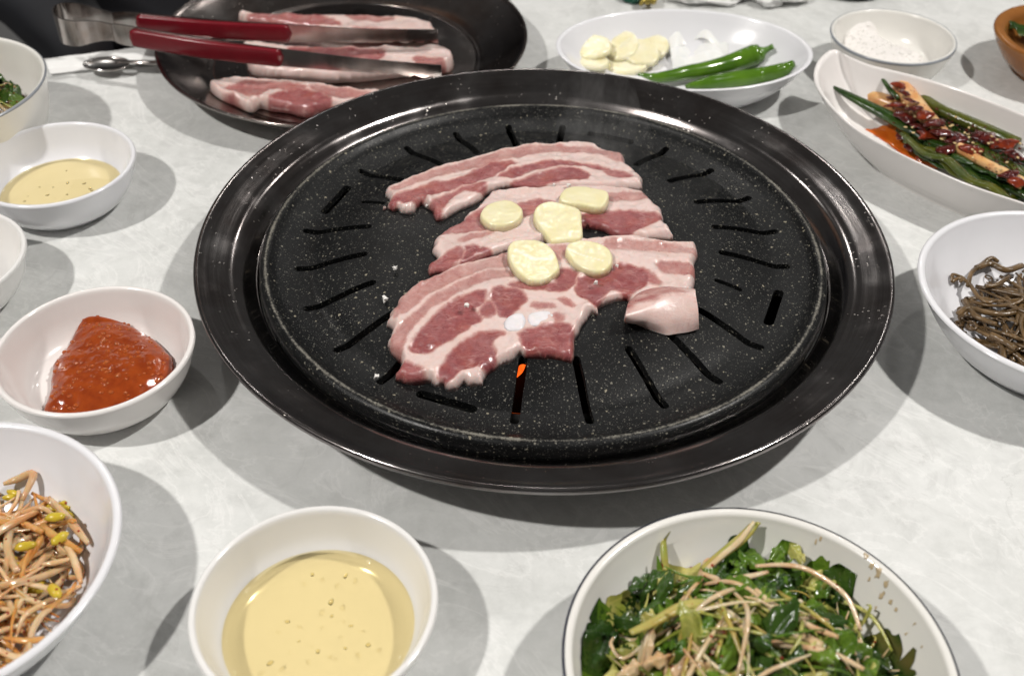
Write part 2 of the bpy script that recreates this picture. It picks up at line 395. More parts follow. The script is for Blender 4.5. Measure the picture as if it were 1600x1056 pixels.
# ------------------------------------------------------------------ table
e0, e1 = at(75, 93), at(820, -6)
dr = (e1 - e0)[:2]; dr /= np.linalg.norm(dr); nr = np.array([-dr[1], dr[0]])
def table():
    c = []
    mid = (e0[:2] + e1[:2]) / 2
    a = mid - dr * 0.9; b = mid + dr * 0.75
    c2, d2 = b - nr * 1.15, a - nr * 1.15
    bm = bmesh.new(); T = 0.03
    top = [bm.verts.new((*p, 0)) for p in (d2, c2, b, a)]; bm.faces.new(top)
    r = bmesh.ops.extrude_face_region(bm, geom=bm.faces[:]); 
    for v in r['geom']:
        if isinstance(v, bmesh.types.BMVert): v.co.z = -T
    bmesh.ops.recalc_face_normals(bm, faces=bm.faces[:])
    ed = [e for e in bm.edges if all(abs(v.co.z) < 1e-6 for v in e.verts)]
    bmesh.ops.bevel(bm, geom=ed, offset=0.003, segments=3, affect='EDGES')
    me = bpy.data.meshes.new('tabletop'); bm.to_mesh(me); bm.free()
    o = link('tabletop', me, MT, None, False)
    tag(o, 'white marble-look laminate tabletop', None, None, 'structure')
table()

# ------------------------------------------------------------------ grill
PC = np.array([0.0156, 0.4690])
PLATE = np.array([(0, .0300), (.03, .0299), (.06, .0292), (.085, .0280), (.10, .0263), (.113, .0232), (.1215, .0207), (.126, .0206), (.133, .0215), (.1385, .0228), (.1415, .0245), (.1435, .0262), (.1452, .0267), (.1470, .0262), (.1485, .0245), (.1490, .0200)])
def plate_z(x, y):
    r = np.hypot(np.asarray(x) - PC[0], np.asarray(y) - PC[1]); return np.interp(r, PLATE[:, 0], PLATE[:, 1])
grill = empty('grill_pan', (PC[0], PC[1], 0), 'large round black speckled grill plate set in a dark steel drip ring', 'grill pan')
def build_plate():
    top = crom(PLATE, 4)
    und = [(.1488, .018), (.144, .0165), (.12, .0165), (.10, .0215), (.06, .0248), (0, .026)]
    pr = np.concatenate([top, np.array(und)])
    o = lathe('plate', pr, M_PLATE, None, (0, 0, 0), 180, 1)
    bm = bmesh.new(); bm.from_mesh(o.data); bmesh.ops.remove_doubles(bm, verts=bm.verts[:], dist=5e-5); bmesh.ops.recalc_face_normals(bm, faces=bm.faces[:]); bm.to_mesh(o.data); bm.free()
    bm = bmesh.new()
    def cap(p, q, wd, jit=0):
        p = np.array(p); q = np.array(q); d = (q - p) / np.linalg.norm(q - p); n = np.array([-d[1], d[0]])
        ring = []
        for k in range(9):
            a = math.pi / 2 + math.pi * k / 8; ring.append(p + wd * (math.cos(a) * d + math.sin(a) * n))
        m = 6
        for k in range(1, m):
            ring.append(p + (q - p) * k / m - n * wd * (1 + 0.06 * random.uniform(-1, 1)))
        for k in range(9):
            a = -math.pi / 2 + math.pi * k / 8; ring.append(q + wd * (math.cos(a) * d + math.sin(a) * n))
        for k in range(1, m):
            ring.append(q + (p - q) * k / m + n * wd * (1 + 0.06 * random.uniform(-1, 1)))
        lo = [bm.verts.new((*v, 0.0)) for v in ring]; hi = [bm.verts.new((*v, 0.05)) for v in ring]
        L = len(ring)
        for k in range(L): bm.faces.new((lo[k], lo[(k + 1) % L], hi[(k + 1) % L], hi[k]))
        bm.faces.new(hi); bm.faces.new(lo[::-1])
    pol = lambda r, a: (r * math.cos(math.radians(a)), r * math.sin(math.radians(a)))
    for k in range(24):
        a = -6.2 + 15 * k + (1.0 if k % 5 == 0 else 0)
        tang = k in (5, 11, 17, 23)
        if tang:
            c = pol(0.1245, a); dd = pol(0.0125, a + 90)
            # slightly skewed slot along the ring
            cap((c[0] - dd[0], c[1] - dd[1]), (c[0] + dd[0], c[1] + dd[1]), 0.0026)
            cap(pol(0.094, a + 1), pol(0.106, a + 1), 0.0015)
        else:
            cap(pol(0.0945, a), pol(0.129, a), 0.0021)
    bmesh.ops.recalc_face_normals(bm, faces=bm.faces[:])
    me = bpy.data.meshes.new('cut'); bm.to_mesh(me); bm.free()
    cut = bpy.data.objects.new('cut', me); COL.objects.link(cut)
    md = o.modifiers.new('b', 'BOOLEAN'); md.operation = 'DIFFERENCE'; md.object = cut; md.solver = 'EXACT'
    dg = bpy.context.evaluated_depsgraph_get(); dg.update()
    res = bpy.data.meshes.new_from_object(o.evaluated_get(dg))
    bpy.data.objects.remove(cut); bpy.data.objects.remove(o)
    res.name = 'plate'
    o = link('plate', res, None, None, True, 40)
    if not res.materials: res.materials.append(M_PLATE)
    o.location = (PC[0], PC[1], 0); o.parent = grill; o.matrix_parent_inverse = Matrix.Translation(-Vector(grill.location))
    return o
build_plate()
ring = lathe('drip_ring', [(.1494, .0160), (.1498, .0192), (.1512, .0198), (.1540, .0220), (.1580, .0262), (.1622, .0287), (.1680, .0306), (.1730, .0322), (.1768, .0337), (.1788, .0342), (.1800, .0333), (.1800, .0318), (.1790, .0306), (.1770, .0302), (.1745, .0300), (.170, .0275), (.160, .0215), (.1555, .0185), (.1515, .0150)], M_STEEL, None, (0, 0, 0), 200, 4, closed=True)
ring.location = (PC[0], PC[1], 0); ring.parent = grill; ring.matrix_parent_inverse = Matrix.Translation(-Vector(grill.location))
M_BLACK = simple('burner_iron', (0.007, 0.0065, 0.006), 0.8, 0.4, 60, 0.3, 200, spec=0.05)
burner = empty('table_burner', (PC[0], PC[1], 0), 'black iron table burner under the grill pan, glimpsed through its slots', 'burner')
lathe('burner_bowl', [(0, .002), (.10, .002), (.128, .004), (.140, .010), (.1425, .0160), (.146, .0145), (.146, .002), (.146, .0006)], M_BLACK, burner, (PC[0], PC[1], 0), 96, 1, 40)
lathe('burner_ring', [(.106, .003), (.110, .0065), (.114, .003)], simple('burner_steel', (0.35, 0.35, 0.34), 0.3, 0.3, 80, metal=1.0), burner, (PC[0], PC[1], 0), 96, 3)
M_EMBER = NT('glowing_ember'); M_EMBER.set(Roughness=0.9)
M_EMBER.color(M_EMBER.mix(M_EMBER.noise(200, 3), (0.05, 0.02, 0.015), (0.2, 0.05, 0.02)))
M_EMBER.l(M_EMBER.ramp(M_EMBER.noise(170, 3), [(0.25, (0.85, 0.05, 0.006)), (0.6, (1.0, 0.14, 0.012))]), M_EMBER.b.inputs['Emission Color'])
M_EMBER.b.inputs['Emission Strength'].default_value = 1.3
M_COAL = simple('charcoal', (0.02, 0.019, 0.018), 0.9, 0.4, 90)
p = at(796, 571, 0.010)
co = blob('charcoal', (p[0], p[1] + 0.0035, 0.0105), (0.0085, 0.0125, 0.0060), M_EMBER.m, None, 3, 3, 0.1)
tag(co, 'glowing orange-red ember seen in a slot below the front pork slice', 'charcoal')

# ------------------------------------------------------------------ pork on the grill
def lean_field(polys, soft=0.0012):
    """polys: list of (world outline, strength)"""
    P = [(crom(o, 3, True), s) for o, s in polys]
    def fn(Q):
        v = np.zeros(len(Q))
        Q = Q + 0.0009 * np.array([(N(q[0] * 170, q[1] * 170, 31) + .6 * N(q[0] * 420, q[1] * 420, 3), N(q[0] * 170, q[1] * 170, 57) + .6 * N(q[0] * 420, q[1] * 420, 9)) for q in Q])
        for o, s in P:
            sd, _ = seg_dist(Q, o); v = np.maximum(v, s * sstep(-soft * 1.5, soft * 0.9, sd))
        return v
    return fn
def pork(name, out, z, polys, t, base, label, group, mat, seed, org, sc, step=0.00085, wav=0.0009, extra=None, outw=None, cat='pork belly'):
    px_ = np.array([(org[0] + p[0] / sc, org[1] + p[1] / sc) for p in out], float)
    tg_ = np.roll(px_, -1, 0) - np.roll(px_, 1, 0); nn_ = np.stack([tg_[:, 1], -tg_[:, 0]], 1); nn_ /= np.linalg.norm(nn_, axis=1)[:, None] + 1e-9
    ar_ = np.sum(px_[:, 0] * np.roll(px_[:, 1], -1) - np.roll(px_[:, 0], -1) * px_[:, 1])
    if ar_ < 0: nn_ = -nn_
    # the far rim of a slice is seen at its top, the near rim at its foot
    O = np.array([at(p[0], p[1], z + t * (0.05 - 0.5 * n[1]))[:2] for p, n in zip(px_, nn_)])
    fld = lean_field([(atl(pl, z + t * 0.55, org, sc) if not isinstance(pl, np.ndarray) else pl, s) for pl, s in polys])
    def ex(Q, d):
        v = fld(Q); h = -0.0009 * v + 0.0013 * np.array([N(q[0] * 42, q[1] * 42, seed + 3) for q in Q])
        h = h + 0.0012 * np.exp(-((d - 0.0035) / 0.0022) ** 2) * np.array([0.5 + N(q[0] * 90, q[1] * 90, seed) for q in Q])
        if extra is not None: h = h + extra(Q, d)
        return h
    o = pillow(name, O, base, t, 0.0028, step, mat, None, 0.0011, 120, ex, {'lean': fld}, wav, seed)
    if label: tag(o, label, cat, group)
    return o
ZM = 0.0322
GP = 'pork belly slices on the grill'
A_out = [(75,385),(85,345),(110,325),(200,290),(300,255),(400,220),(520,190),(640,155),(800,120),(940,95),(1090,88),(1120,78),(1180,75),(1270,95),(1300,115),(1370,135),(1440,170),(1450,215),(1500,255),(1540,300),(1545,355),(1530,385),(1400,392),(1200,390),(1000,392),(850,386),(780,378),(720,388),(650,415),(630,442),(570,475),(510,500),(470,520),(430,545),(390,560),(360,535),(345,500),(310,480),(280,465),(240,505),(215,518),(170,505),(150,490),(130,495),(100,480),(70,470),(62,455),(95,432),(100,410)]
A_lean = [
 ([(120,345),(300,280),(520,215),(720,160),(940,120),(1180,115),(1280,130),(1370,150),(1430,180),(1450,230),(1340,180),(1260,160),(1120,150),(940,170),(760,205),(640,235),(500,270),(360,300),(200,340),(130,370)], 0.5),
 ([(100,440),(130,400),(230,360),(330,330),(450,318),(520,300),(600,255),(700,222),(760,216),(830,225),(780,245),(740,275),(620,330),(540,350),(440,375),(380,390),(330,410),(260,440),(200,450),(150,430),(130,470),(100,470)], 0.86),
 ([(720,300),(820,255),(950,225),(1060,208),(1180,215),(1300,235),(1360,255),(1330,258),(1180,235),(1100,235),(1000,250),(900,275),(820,300),(760,310)], 0.9),
 ([(780,355),(800,330),(900,300),(1000,265),(1080,250),(1150,250),(1220,275),(1240,300),(1210,320),(1100,330),(980,345),(860,362)], 0.9),
 ([(1330,262),(1430,265),(1490,300),(1430,312),(1360,298)], 0.75),
 ([(300,475),(370,425),(470,380),(560,355),(640,345),(650,375),(600,400),(540,385),(490,395),(440,440),(410,480),(380,550),(350,500)], 0.8)]
pork('pork_slice', A_out, ZM, A_lean, 0.0048, plate_z, 'raw pork belly slice lying farthest back on the black grill plate', GP, M_MEAT, 1, (580, 190), 1600 / 440)
B_out = [(62,540),(75,520),(130,490),(95,465),(105,430),(105,400),(130,360),(190,310),(270,275),(285,250),(340,210),(390,170),(430,120),(500,90),(620,75),(760,72),(900,70),(1080,66),(1200,72),(1340,82),(1380,120),(1430,170),(1465,200),(1475,270),(1510,310),(1540,370),(1530,398),(1400,402),(1280,402),(1180,388),(1120,352),(1010,335),(980,360),(900,395),(800,425),(740,438),(640,455),(540,478),(440,512),(300,568),(200,596),(110,602),(80,592)]
B_lean = [
 ([(140,355),(200,305),(300,260),(400,215),(500,195),(600,185),(720,150),(800,165),(850,190),(760,215),(660,255),(560,290),(450,325),(300,345)], 0.72),
 ([(900,125),(1140,112),(1330,108),(1400,135),(1420,162),(1330,152),(1150,165),(930,170)], 0.55),
 ([(985,255),(1100,230),(1300,222),(1400,235),(1470,265),(1400,290),(1330,330),(1260,365),(1170,370),(1110,335),(1000,312)], 0.92),
 ([(250,385),(350,355),(460,345),(380,380),(290,395)], 0.55),
 ([(75,530),(150,490),(210,450),(265,425),(280,470),(250,520),(150,570),(90,580)], 0.85),
 ([(300,425),(350,425),(420,450),(450,470),(350,500),(265,530),(285,480)], 0.97)]
def over(outw, lift, w=0.004):
    P = crom(outw, 3, True)
    def f(x, y):
        sd, _ = seg_dist(np.stack([np.asarray(x, float), np.asarray(y, float)], 1), P); return plate_z(x, y) + lift * sstep(-w * .6, w, sd)
    return f
pork('pork_slice', B_out, ZM, B_lean, 0.0048, over(atl(A_out, ZM, (580, 190), 1600 / 440), 0.0022), 'raw pork belly slice in the middle of the grill, three garlic slices on it', GP, M_MEAT, 2, (650, 270), 1600 / 420)
c3 = lambda L: [(590 + x / 4.225, 350 + y / 4.225) for x, y in L]
c4 = lambda L: [(830 + x / 4.225, 350 + y / 4.225) for x, y in L]
C_out = c3([(45,610),(65,570),(70,540),(120,500),(130,460),(200,405),(300,345),(400,305),(500,270),(620,235),(720,205),(850,170),(960,145),(1060,125)]) + c4([(140,115),(200,98),(330,82),(480,75),(640,68),(760,73),(930,88),(1050,88),(1095,108),(1100,180),(1085,260),(1090,330),(1078,440),(1085,520),(1000,560),(850,570),(720,580),(660,560),(640,500),(600,500),(540,512),(480,532),(440,545),(455,580),(440,595),(400,590),(380,615),(340,650),(310,710),(290,722),(285,800),(275,870),(240,885),(150,865),(40,862)]) + c3([(980,855),(935,842),(880,880),(800,910),(740,935),(700,965),(690,1000),(650,1008),(610,1003),(570,985),(520,1015),(470,1015),(430,985),(380,990),(340,965),(280,970),(200,962),(130,945),(100,910),(110,870),(150,835),(100,800),(70,760),(55,715),(75,680),(90,645),(60,635)])
C_lean = [
 (c3([(120,490),(200,420),(320,352),(450,312),(600,262),(750,218),(850,190),(870,270),(760,280),(620,320),(480,380),(330,450),(230,520),(150,560),(100,575)]), 0.5),
 (c3([(75,700),(110,650),(200,580),(300,510),(420,430),(560,365),(700,310),(850,290),(920,330),(800,350),(680,380),(560,430),(420,500),(320,560),(240,630),(190,690),(160,760),(130,820),(90,780),(70,740)]), 0.53),
 (c3([(210,765),(250,690),(330,610),(420,540),(520,480),(640,445),(710,440),(715,480),(690,520),(640,545),(690,600),(620,640),(570,680),(480,720),(400,755),(330,782),(260,780)]), 0.95),
 (c3([(755,450),(790,410),(860,418),(930,430),(980,480),(940,540),(880,580),(810,585),(790,540),(750,490)]), 1.0),
 (c3([(680,570),(700,520),(740,495),(775,540),(770,580),(710,590)]), 0.9),
 (c3([(860,400),(960,365),(1010,385),(1100,380),(1183,380)]) + c4([(160,310),(230,290),(310,320),(260,410),(180,430),(60,432)]) + c3([(980,430)]), 0.93),
 (c4([(300,400),(330,340),(430,320),(540,270),(600,258),(720,280),(780,330),(770,380),(690,420),(640,460),(560,420),(480,450),(420,520),(370,480),(310,450)]), 0.97),
 (c4([(720,285),(780,300),(860,360),(830,380),(770,370)]), 0.7),
 (c4([(830,255),(920,235),(1060,255),(1092,290),(1085,320),(960,310),(880,305)]), 0.62),
 (c4([(470,130),(540,105),(700,110),(830,108),(1000,130),(1098,150),(1098,185),(950,175),(800,165),(640,165),(520,155)]), 0.47),
 (c4([(130,150),(230,140),(240,200),(180,240)]), 0.5),
 (c3([(395,915),(420,860),(500,780),(600,715),(700,680),(800,685),(830,700),(760,740),(780,840),(740,900),(650,880),(560,890),(490,940),(420,920)]), 0.93),
 (c3([(100,910),(115,870),(160,830),(260,850),(300,900),(320,960),(200,958),(130,945)]), 0.8),
 (c3([(930,700),(1000,670),(1100,650),(1183,630)]) + c4([(60,655),(160,635),(250,645),(285,700),(280,800),(265,870),(150,850),(30,845)]) + c3([(990,810),(960,760)]), 0.93),
 (c3([(1000,525),(1060,515),(1150,520),(1170,545),(1060,545)]), 0.62),
 (c4([(180,485),(230,475),(290,520),(250,525)]), 0.7),
 (c4([(155,580),(205,580),(215,620),(170,625)]), 0.6)]
def c_extra(Q, d):
    # fringe of fat along the near edge is lumpy
    return 0.0011 * np.array([max(0, N(q[0] * 210, q[1] * 210, 77)) for q in Q]) * np.exp(-((d - 0.003) / 0.003) ** 2)
sliceC = pork('pork_slice', C_out, ZM, C_lean, 0.0051, over(atl(B_out, ZM, (650, 270), 1600 / 420), 0.0022), 'raw pork belly slice at the front of the grill with rib cartilage and folded end', GP, M_MEAT, 4, (0, 0), 1.0, extra=c_extra)
# pale cartilage discs let into the front slice
M_CART = simple('rib_cartilage', (0.80, 0.76, 0.78), 0.35, 0.08, 300, 0.15, 500, 0.2)
for pts in (c3([(832,640),(850,595),(910,565),(965,570),(980,620),(960,665),(900,678),(850,668)]), c3([(990,605),(1000,570),(1080,550),(1150,555),(1168,585),(1130,620),(1060,645),(1005,640)])):
    pillow('cartilage', atl(pts, 0.036), lambda x, y: plate_z(x, y) + 0.0044, 0.0014, 0.0025, 0.0006, M_CART, sliceC, 0.0003, 200)
# folded end: thick flap that stands up towards the viewer, rind side out
def flap():
    pb = c4([(610,628),(690,664),(780,700),(850,722),(905,733),(980,722),(1060,708),(1107,692)])
    pt = c4([(622,606),(690,580),(770,540),(850,505),(910,490),(980,486),(1040,483),(1086,480)])
    pk = c4([(640,520),(690,470),(760,432),(850,415),(920,412),(990,415),(1040,420),(1078,432)])
    n = 46
    B = crom([at(*q, 0.0275) for q in pb], 8); T = crom([at(*q, 0.0400) for q in pt], 8); K = crom([at(*q, 0.0352) for q in pk], 8)
    m = len(B); V, F, L = [], [], []
    prof = [(-1, 0)]
    rows = 30
    for j in range(rows):
        v = j / (rows - 1)
        for i in range(m):
            u = i / (m - 1)
            if v < 0.5: s = v / 0.5; p = K[i] * (1 - s) + T[i] * s; p = p + np.array([0, 0, 1]) * 0.0016 * math.sin(math.pi * s)
            else: s = (v - 0.5) / 0.5; p = T[i] * (1 - s) + B[i] * s; p = p + np.array([0, -1, 0.2]) * 0.0030 * math.sin(math.pi * s)
            p = p + np.array([0, 0, 1]) * 0.0005 * N(p[0] * 160, p[1] * 160, 5) * (1 if v < .5 else 0.5)
            V.append(p)
            if v < 0.47: l = (0.75 if u < .55 else 0.75 - 1.6 * (u - .55)) * (0.75 + 0.7 * N(p[0] * 140 + 3, p[1] * 260, 8)) * min(1, 0.35 + 4 * (0.47 - v))
            else: l = 0.06 + 0.16 * u * (0.5 + N(p[0] * 80, p[2] * 80, 2))
            L.append(l)
    for j in range(rows - 1):
        for i in range(m - 1):
            a = j * m + i; F.append((a, a + m, a + m + 1, a + 1))
    G = np.array(V).reshape(rows, m, 3)
    for _ in range(5):
        G2 = G.copy(); G2[1:-1] = .5 * G[1:-1] + .25 * (G[:-2] + G[2:]); G2[:, 1:-1] = .6 * G2[:, 1:-1] + .2 * (G2[:, :-2] + G2[:, 2:]); G2[-1] = G[-1]; G = G2
    for j in range(rows):
        for i in range(m):
            v_, u_ = j / (rows - 1), i / (m - 1); q = G[j, i]; w_ = math.sin(math.pi * min(1, max(0, (v_ - .35) / .65)))
            G[j, i] = q + np.array([.0012 * N(q[0] * 90, q[2] * 120, 3), -.0014 * N(q[0] * 110 + 5, q[2] * 110, 7) - .0012 * math.sin(u_ * 5.5 + 1), 0]) * w_
    V = [q for q in G.reshape(-1, 3)]
    # closing skirt at both ends and underneath
    base = len(V)
    for i in range(m): V.append(np.array([K[i][0], K[i][1], 0.0285])); L.append(0.2)
    for i in range(m - 1): F.append((base + i, i, i + 1, base + i + 1)); F.append((base + i + 1, (rows - 1) * m + i + 1, (rows - 1) * m + i, base + i))
    for e in (0, m - 1):
        loop = [j * m + e for j in range(rows)] + [base + e]
        F.append(tuple(loop if e else loop[::-1]))
    o = mesh_obj('folded_end', V, F, M_MEAT, sliceC, True, 60)
    a = o.data.attributes.new('lean', 'FLOAT', 'POINT'); a.data.foreach_set('value', np.array(L, np.float32))
    o['label'] = 'pale folded end of the slice, rind side out'
flap()

# garlic slices lying on the pork
def mat_garlic():
    t = NT('garlic_flesh'); t.set(Roughness=0.28, Specular_IOR_Level=0.5, Subsurface_Weight=0.3, Subsurface_Scale=0.003, Coat_Weight=0.3, Coat_Roughness=0.15)
    t.b.inputs['Subsurface Radius'].default_value = (1, .8, .3)
    a = t.n('ShaderNodeAttribute', attribute_name='core').outputs['Fac']
    c = t.mix(t.ramp(t.noise(120, 4), [(0.3, 0.0), (0.7, 1.0)]), (0.79, 0.72, 0.42), (0.81, 0.76, 0.52))
    c = t.mix(a, c, (0.88, 0.86, 0.74))
    t.color(c); t.bump(t.noise(260, 4), 0.09, 0.0006); return t.m
M_GARLIC = mat_garlic()
k2 = lambda L: [(650 + x / 3.8095, 270 + y / 3.8095) for x, y in L]
garl = [
 (k2([(378,250),(420,200),(500,172),(580,178),(630,215),(640,255),(600,300),(520,325),(440,318),(395,290)]), 0.034, None, 0.0044, 'oval garlic slice, leftmost on the middle pork slice', (0, 0)),
 (k2([(845,170),(880,110),(960,92),(1060,105),(1145,130),(1140,190),(1100,225),(1000,210),(900,195)]), 0.0345, None, 0.0050, 'blunt-ended garlic piece, highest up on the middle pork slice', (0, 0)),
 (k2([(695,255),(720,215),(790,192),(880,205),(975,235),(990,290),(990,380),(900,395),(810,400),(760,360),(710,300)]), 0.0345, None, 0.0042, 'largest garlic slice with one straight cut side, on the middle pork slice', (0, 0.12)),
 (k2([(540,470),(570,425),(660,412),(750,425),(820,470),(855,550),(850,590),(780,640),(690,650),(610,610),(555,540)]), 0.034, (k2([(600,470),(690,510),(800,520)]), 0.0016), 0.0046, 'round garlic slice with pale streak, left one on the front pork slice', (0, 0.05)),
 (k2([(885,465),(920,425),(1010,415),(1100,435),(1165,480),(1170,545),(1120,590),(1050,592),(960,560),(905,510)]), 0.034, (k2([(900,455),(980,490),(1110,525)]), 0.0009), 0.0044, 'pointed garlic slice with white core line, right one on the front pork slice', (0, 0.05))]
for pts, zb, core, t, lab, tilt in garl:
    O = atl(pts, zb + 0.003); c = O.mean(0)
    def cf(Q, core=core):
        if core is None: return np.zeros(len(Q))
        P = crom([at(x, y, 0.038)[:2] for x, y in core[0]], 6); d = np.min(np.hypot(Q[:, None, 0] - P[None, :, 0], Q[:, None, 1] - P[None, :, 1]), 1)
        return np.clip(1 - d / core[1], 0, 1) ** 0.6
    o = pillow('garlic_slice', O, lambda x, y: np.full(len(x), zb) + tilt[1] * (y - c[1]) + tilt[0] * (x - c[0]), t, 0.0012, 0.0006, M_GARLIC, None, 0.00025, 120, None, {'core': cf}, 0.0002, 3)
    tag(o, lab, 'garlic', 'garlic slices on the pork')

# coarse salt grains
M_SALT = simple('coarse_salt', (0.82, 0.80, 0.77), 0.3, 0.05, 600, 0.3, 900)
for x, y, z, s, lab in ((617, 420, .0300, 1.5, 'salt grain left of the middle pork slice, highest of the three on bare plate'), (602, 469, .0285, 1.9, 'salt grain at the tip of a slot, left of the front pork slice'), (589, 590, .0245, 1.9, 'salt grain below the front pork slice, near the plate lip'), (730, 479, .0360, 1.7, 'salt grain on the red muscle at the left of the front pork slice'), (931, 443, .0360, 1.8, 'salt grain on the front pork slice below the right garlic slice'), (964, 416, .0360, 1.1, 'tiny salt grain beside the tip of the right garlic slice'), (667, 323, .0300, 1.2, 'salt grain in the notch between the back and middle pork slices'), (866, 290, .0360, 1.5, 'salt grain on the seam between the back and middle pork slices'), (888, 291, .0360, 1.4, 'salt grain just above the blunt-ended garlic piece')):
    p = at(x, y, z); s *= 0.001
    bm = bmesh.new(); bmesh.ops.create_cube(bm, size=1)
    bmesh.ops.subdivide_edges(bm, edges=bm.edges[:], cuts=1)
    for v in bm.verts: v.co = Vector((v.co.x * s * 1.2, v.co.y * s, v.co.z * s)) * (1 + 0.45 * random.uniform(-1, 1)); v.co.rotate(Matrix.Rotation(x, 3, 'Z')); v.co += Vector((p[0], p[1], z + s * 0.4))
    me = bpy.data.meshes.new('salt_grain'); bm.to_mesh(me); bm.free()
    tag(link('salt_grain', me, M_SALT, None, False), lab, 'salt', 'coarse salt grains on the grill')

# ------------------------------------------------------------------ bowls
def small_bowl(c, mat, label, name='sauce_bowl', s=1.0, h=0.0278, line=None, cat='bowl', group='small round sauce bowls'):
    k = h / 0.0278
    o = empty(name, (c[0], c[1], 0), label, cat, group)
    P = [(0, .0018), (.026, .0018), (.0275, .0004), (.0300, .0004), (.0312, .0020), (.0365, .0060), (.0415, .0135), (.0444, .0215), (.0457, .0255), (.0461, .0268), (.0456, .0278), (.0446, .0281), (.0436, .0277), (.0428, .0262), (.0415, .0220), (.0386, .0140), (.0340, .0080), (.027, .0055), (.014, .0048), (0, .0046)]
    lathe('bowl_body', [(r * s, z * k) for r, z in P], mat, o, (c[0], c[1], 0), 112, 4)
    if line: lathe('rim_line', [(.0461 * s + .0001, .0262 * k), (.0464 * s, .0272 * k), (.0458 * s, .0281 * k), (.0450 * s, .0278 * k)], line, o, (c[0], c[1], 0), 112, 3)
    return o
def big_bowl(c, mat, label, R=0.0686, h=0.035, line=None, name='side_dish_bowl', steep=False):
    o = empty(name, (c[0], c[1], 0), label, 'bowl', 'large round side dish bowls')
    if steep: P = [(0, .002), (.6, .002), (.62, 0), (.68, 0), (.70, .04), (.84, .16), (.94, .45), (.985, .85), (1.0, .97), (.993, 1.0), (.972, .995), (.955, .95), (.935, .75), (.89, .45), (.78, .22), (.55, .13), (0, .12)]
    else: P = [(0, .03), (.55, .03), (.57, 0), (.62, 0), (.645, .06), (.76, .26), (.88, .58), (.965, .87), (.998, .965), (1.0, .985), (.988, 1.005), (.968, 1.008), (.950, .985), (.932, .91), (.862, .66), (.745, .36), (.60, .17), (.4, .11), (0, .10)]
    lathe('bowl_body', [(r * R, z * h) for r, z in P], mat, o, (c[0], c[1], 0), 144, 4)
    if line:
        a, ms = line
        lathe('rim_line', [(R * (.9995 - .012 * 0) + .0002, h * .975), (R + .0004, h * .992), (R * .993, h * 1.012)], ms, o, (c[0], c[1], 0), 144, 3)
    return o
C_OIL = (-0.0721, 0.2394); C_GOC = (-0.1956, 0.3788); C_OB = (-0.2668, 0.5377); C_PAR = (-0.2977, 0.4448)
C_SPR = (-0.2175, 0.2540); C_SAL = (0.0880, 0.2124); C_FER = (0.2733, 0.4215); C_TL = (-0.3552, 0.5965); C_SALT = (0.2646, 0.7175); C_BR = (0.3899, 0.7166)
small_bowl(C_OIL, M_IVORY, 'small white bowl of sesame oil at the front edge of the photo')
small_bowl(C_GOC, M_PINKW, 'small white bowl holding red chilli paste, left of the grill')
small_bowl(C_OB, M_WHITE, 'small white bowl of oil at the left, behind the chilli paste bowl')
small_bowl(C_PAR, M_IVORY, 'small white bowl cut off by the left edge, above the chilli paste bowl', s=0.975)
small_bowl(C_SALT, M_CREAM, 'small cream bowl with grey rim line holding salt, at the top right', s=0.935, line=M_GLINE)
big_bowl(C_SPR, M_WHITE, 'white bowl of seasoned bean sprouts at the lower left corner')
big_bowl(C_SAL, M_CREAM, 'cream bowl with dark blue rim line holding dressed salad at the lower right', line=(0, M_LINE))
big_bowl(C_FER, M_WHITE, 'white bowl of brown bracken stems at the right edge', R=0.0708)
big_bowl(C_TL, M_CREAM, 'deep cream bowl with grey rim line holding salad, at the upper left edge', R=0.0658, h=0.045, line=(0, M_GLINE), steep=True)

# oval dish of garlic, onion and peppers
gz = 0.030
gl, gr, gtp, gbt = at(869, 75, gz), at(1271, 83, gz), at(1041, 14, gz), at(1113, 142, gz)
GC = np.array([(gl[0] + gr[0]) / 2, (gtp[1] + gbt[1]) / 2]); GA = (gr[0] - gl[0]) / 2; GB = (gtp[1] - gbt[1]) / 2
dish = empty('oval_dish', (GC[0], GC[1], 0), 'white oval dish of garlic, onion and green peppers behind the grill', 'dish')
P = [(0, .03), (.58, .03), (.60, 0), (.65, 0), (.67, .06), (.80, .30), (.91, .62), (.975, .88), (.998, .965), (1.0, .99), (.985, 1.005), (.966, .99), (.945, .92), (.87, .66), (.76, .38), (.62, .20), (.4, .13), (0, .12)]
lathe('dish_body', [(r, z * gz) for r, z in P], M_WHITE, dish, (GC[0], GC[1], 0), 160, 4, xy=(GA, GB))
def bowl_in(c, R, h, prof, ax=(1, 1)):
    """height of the inside of a bowl"""
    pr = np.array(prof)[::-1]; 
    i = np.argmax(pr[:, 1]); pr = pr[:i + 1]
    return lambda x, y: np.interp(np.hypot((np.asarray(x) - c[0]) / ax[0], (np.asarray(y) - c[1]) / ax[1]) / R, pr[:, 0], pr[:, 1]) * h
IN_SMALL = [(.0446, .0281), (.0436, .0277), (.0428, .0262), (.0415, .0220), (.0386, .0140), (.0340, .0080), (.027, .0055), (.014, .0048), (0, .0046)]
IN_BIG = [(.968, 1.008), (.950, .985), (.932, .91), (.862, .66), (.745, .36), (.60, .17), (.4, .11), (0, .10)]
IN_STEEP = [(.972, .995), (.955, .95), (.935, .75), (.89, .45), (.78, .22), (.55, .13), (0, .12)]
IN_OVAL = [(.966, .99), (.945, .92), (.87, .66), (.76, .38), (.62, .20), (.4, .13), (0, .12)]
dish_z = bowl_in(GC, 1, gz, IN_OVAL, (GA, GB))

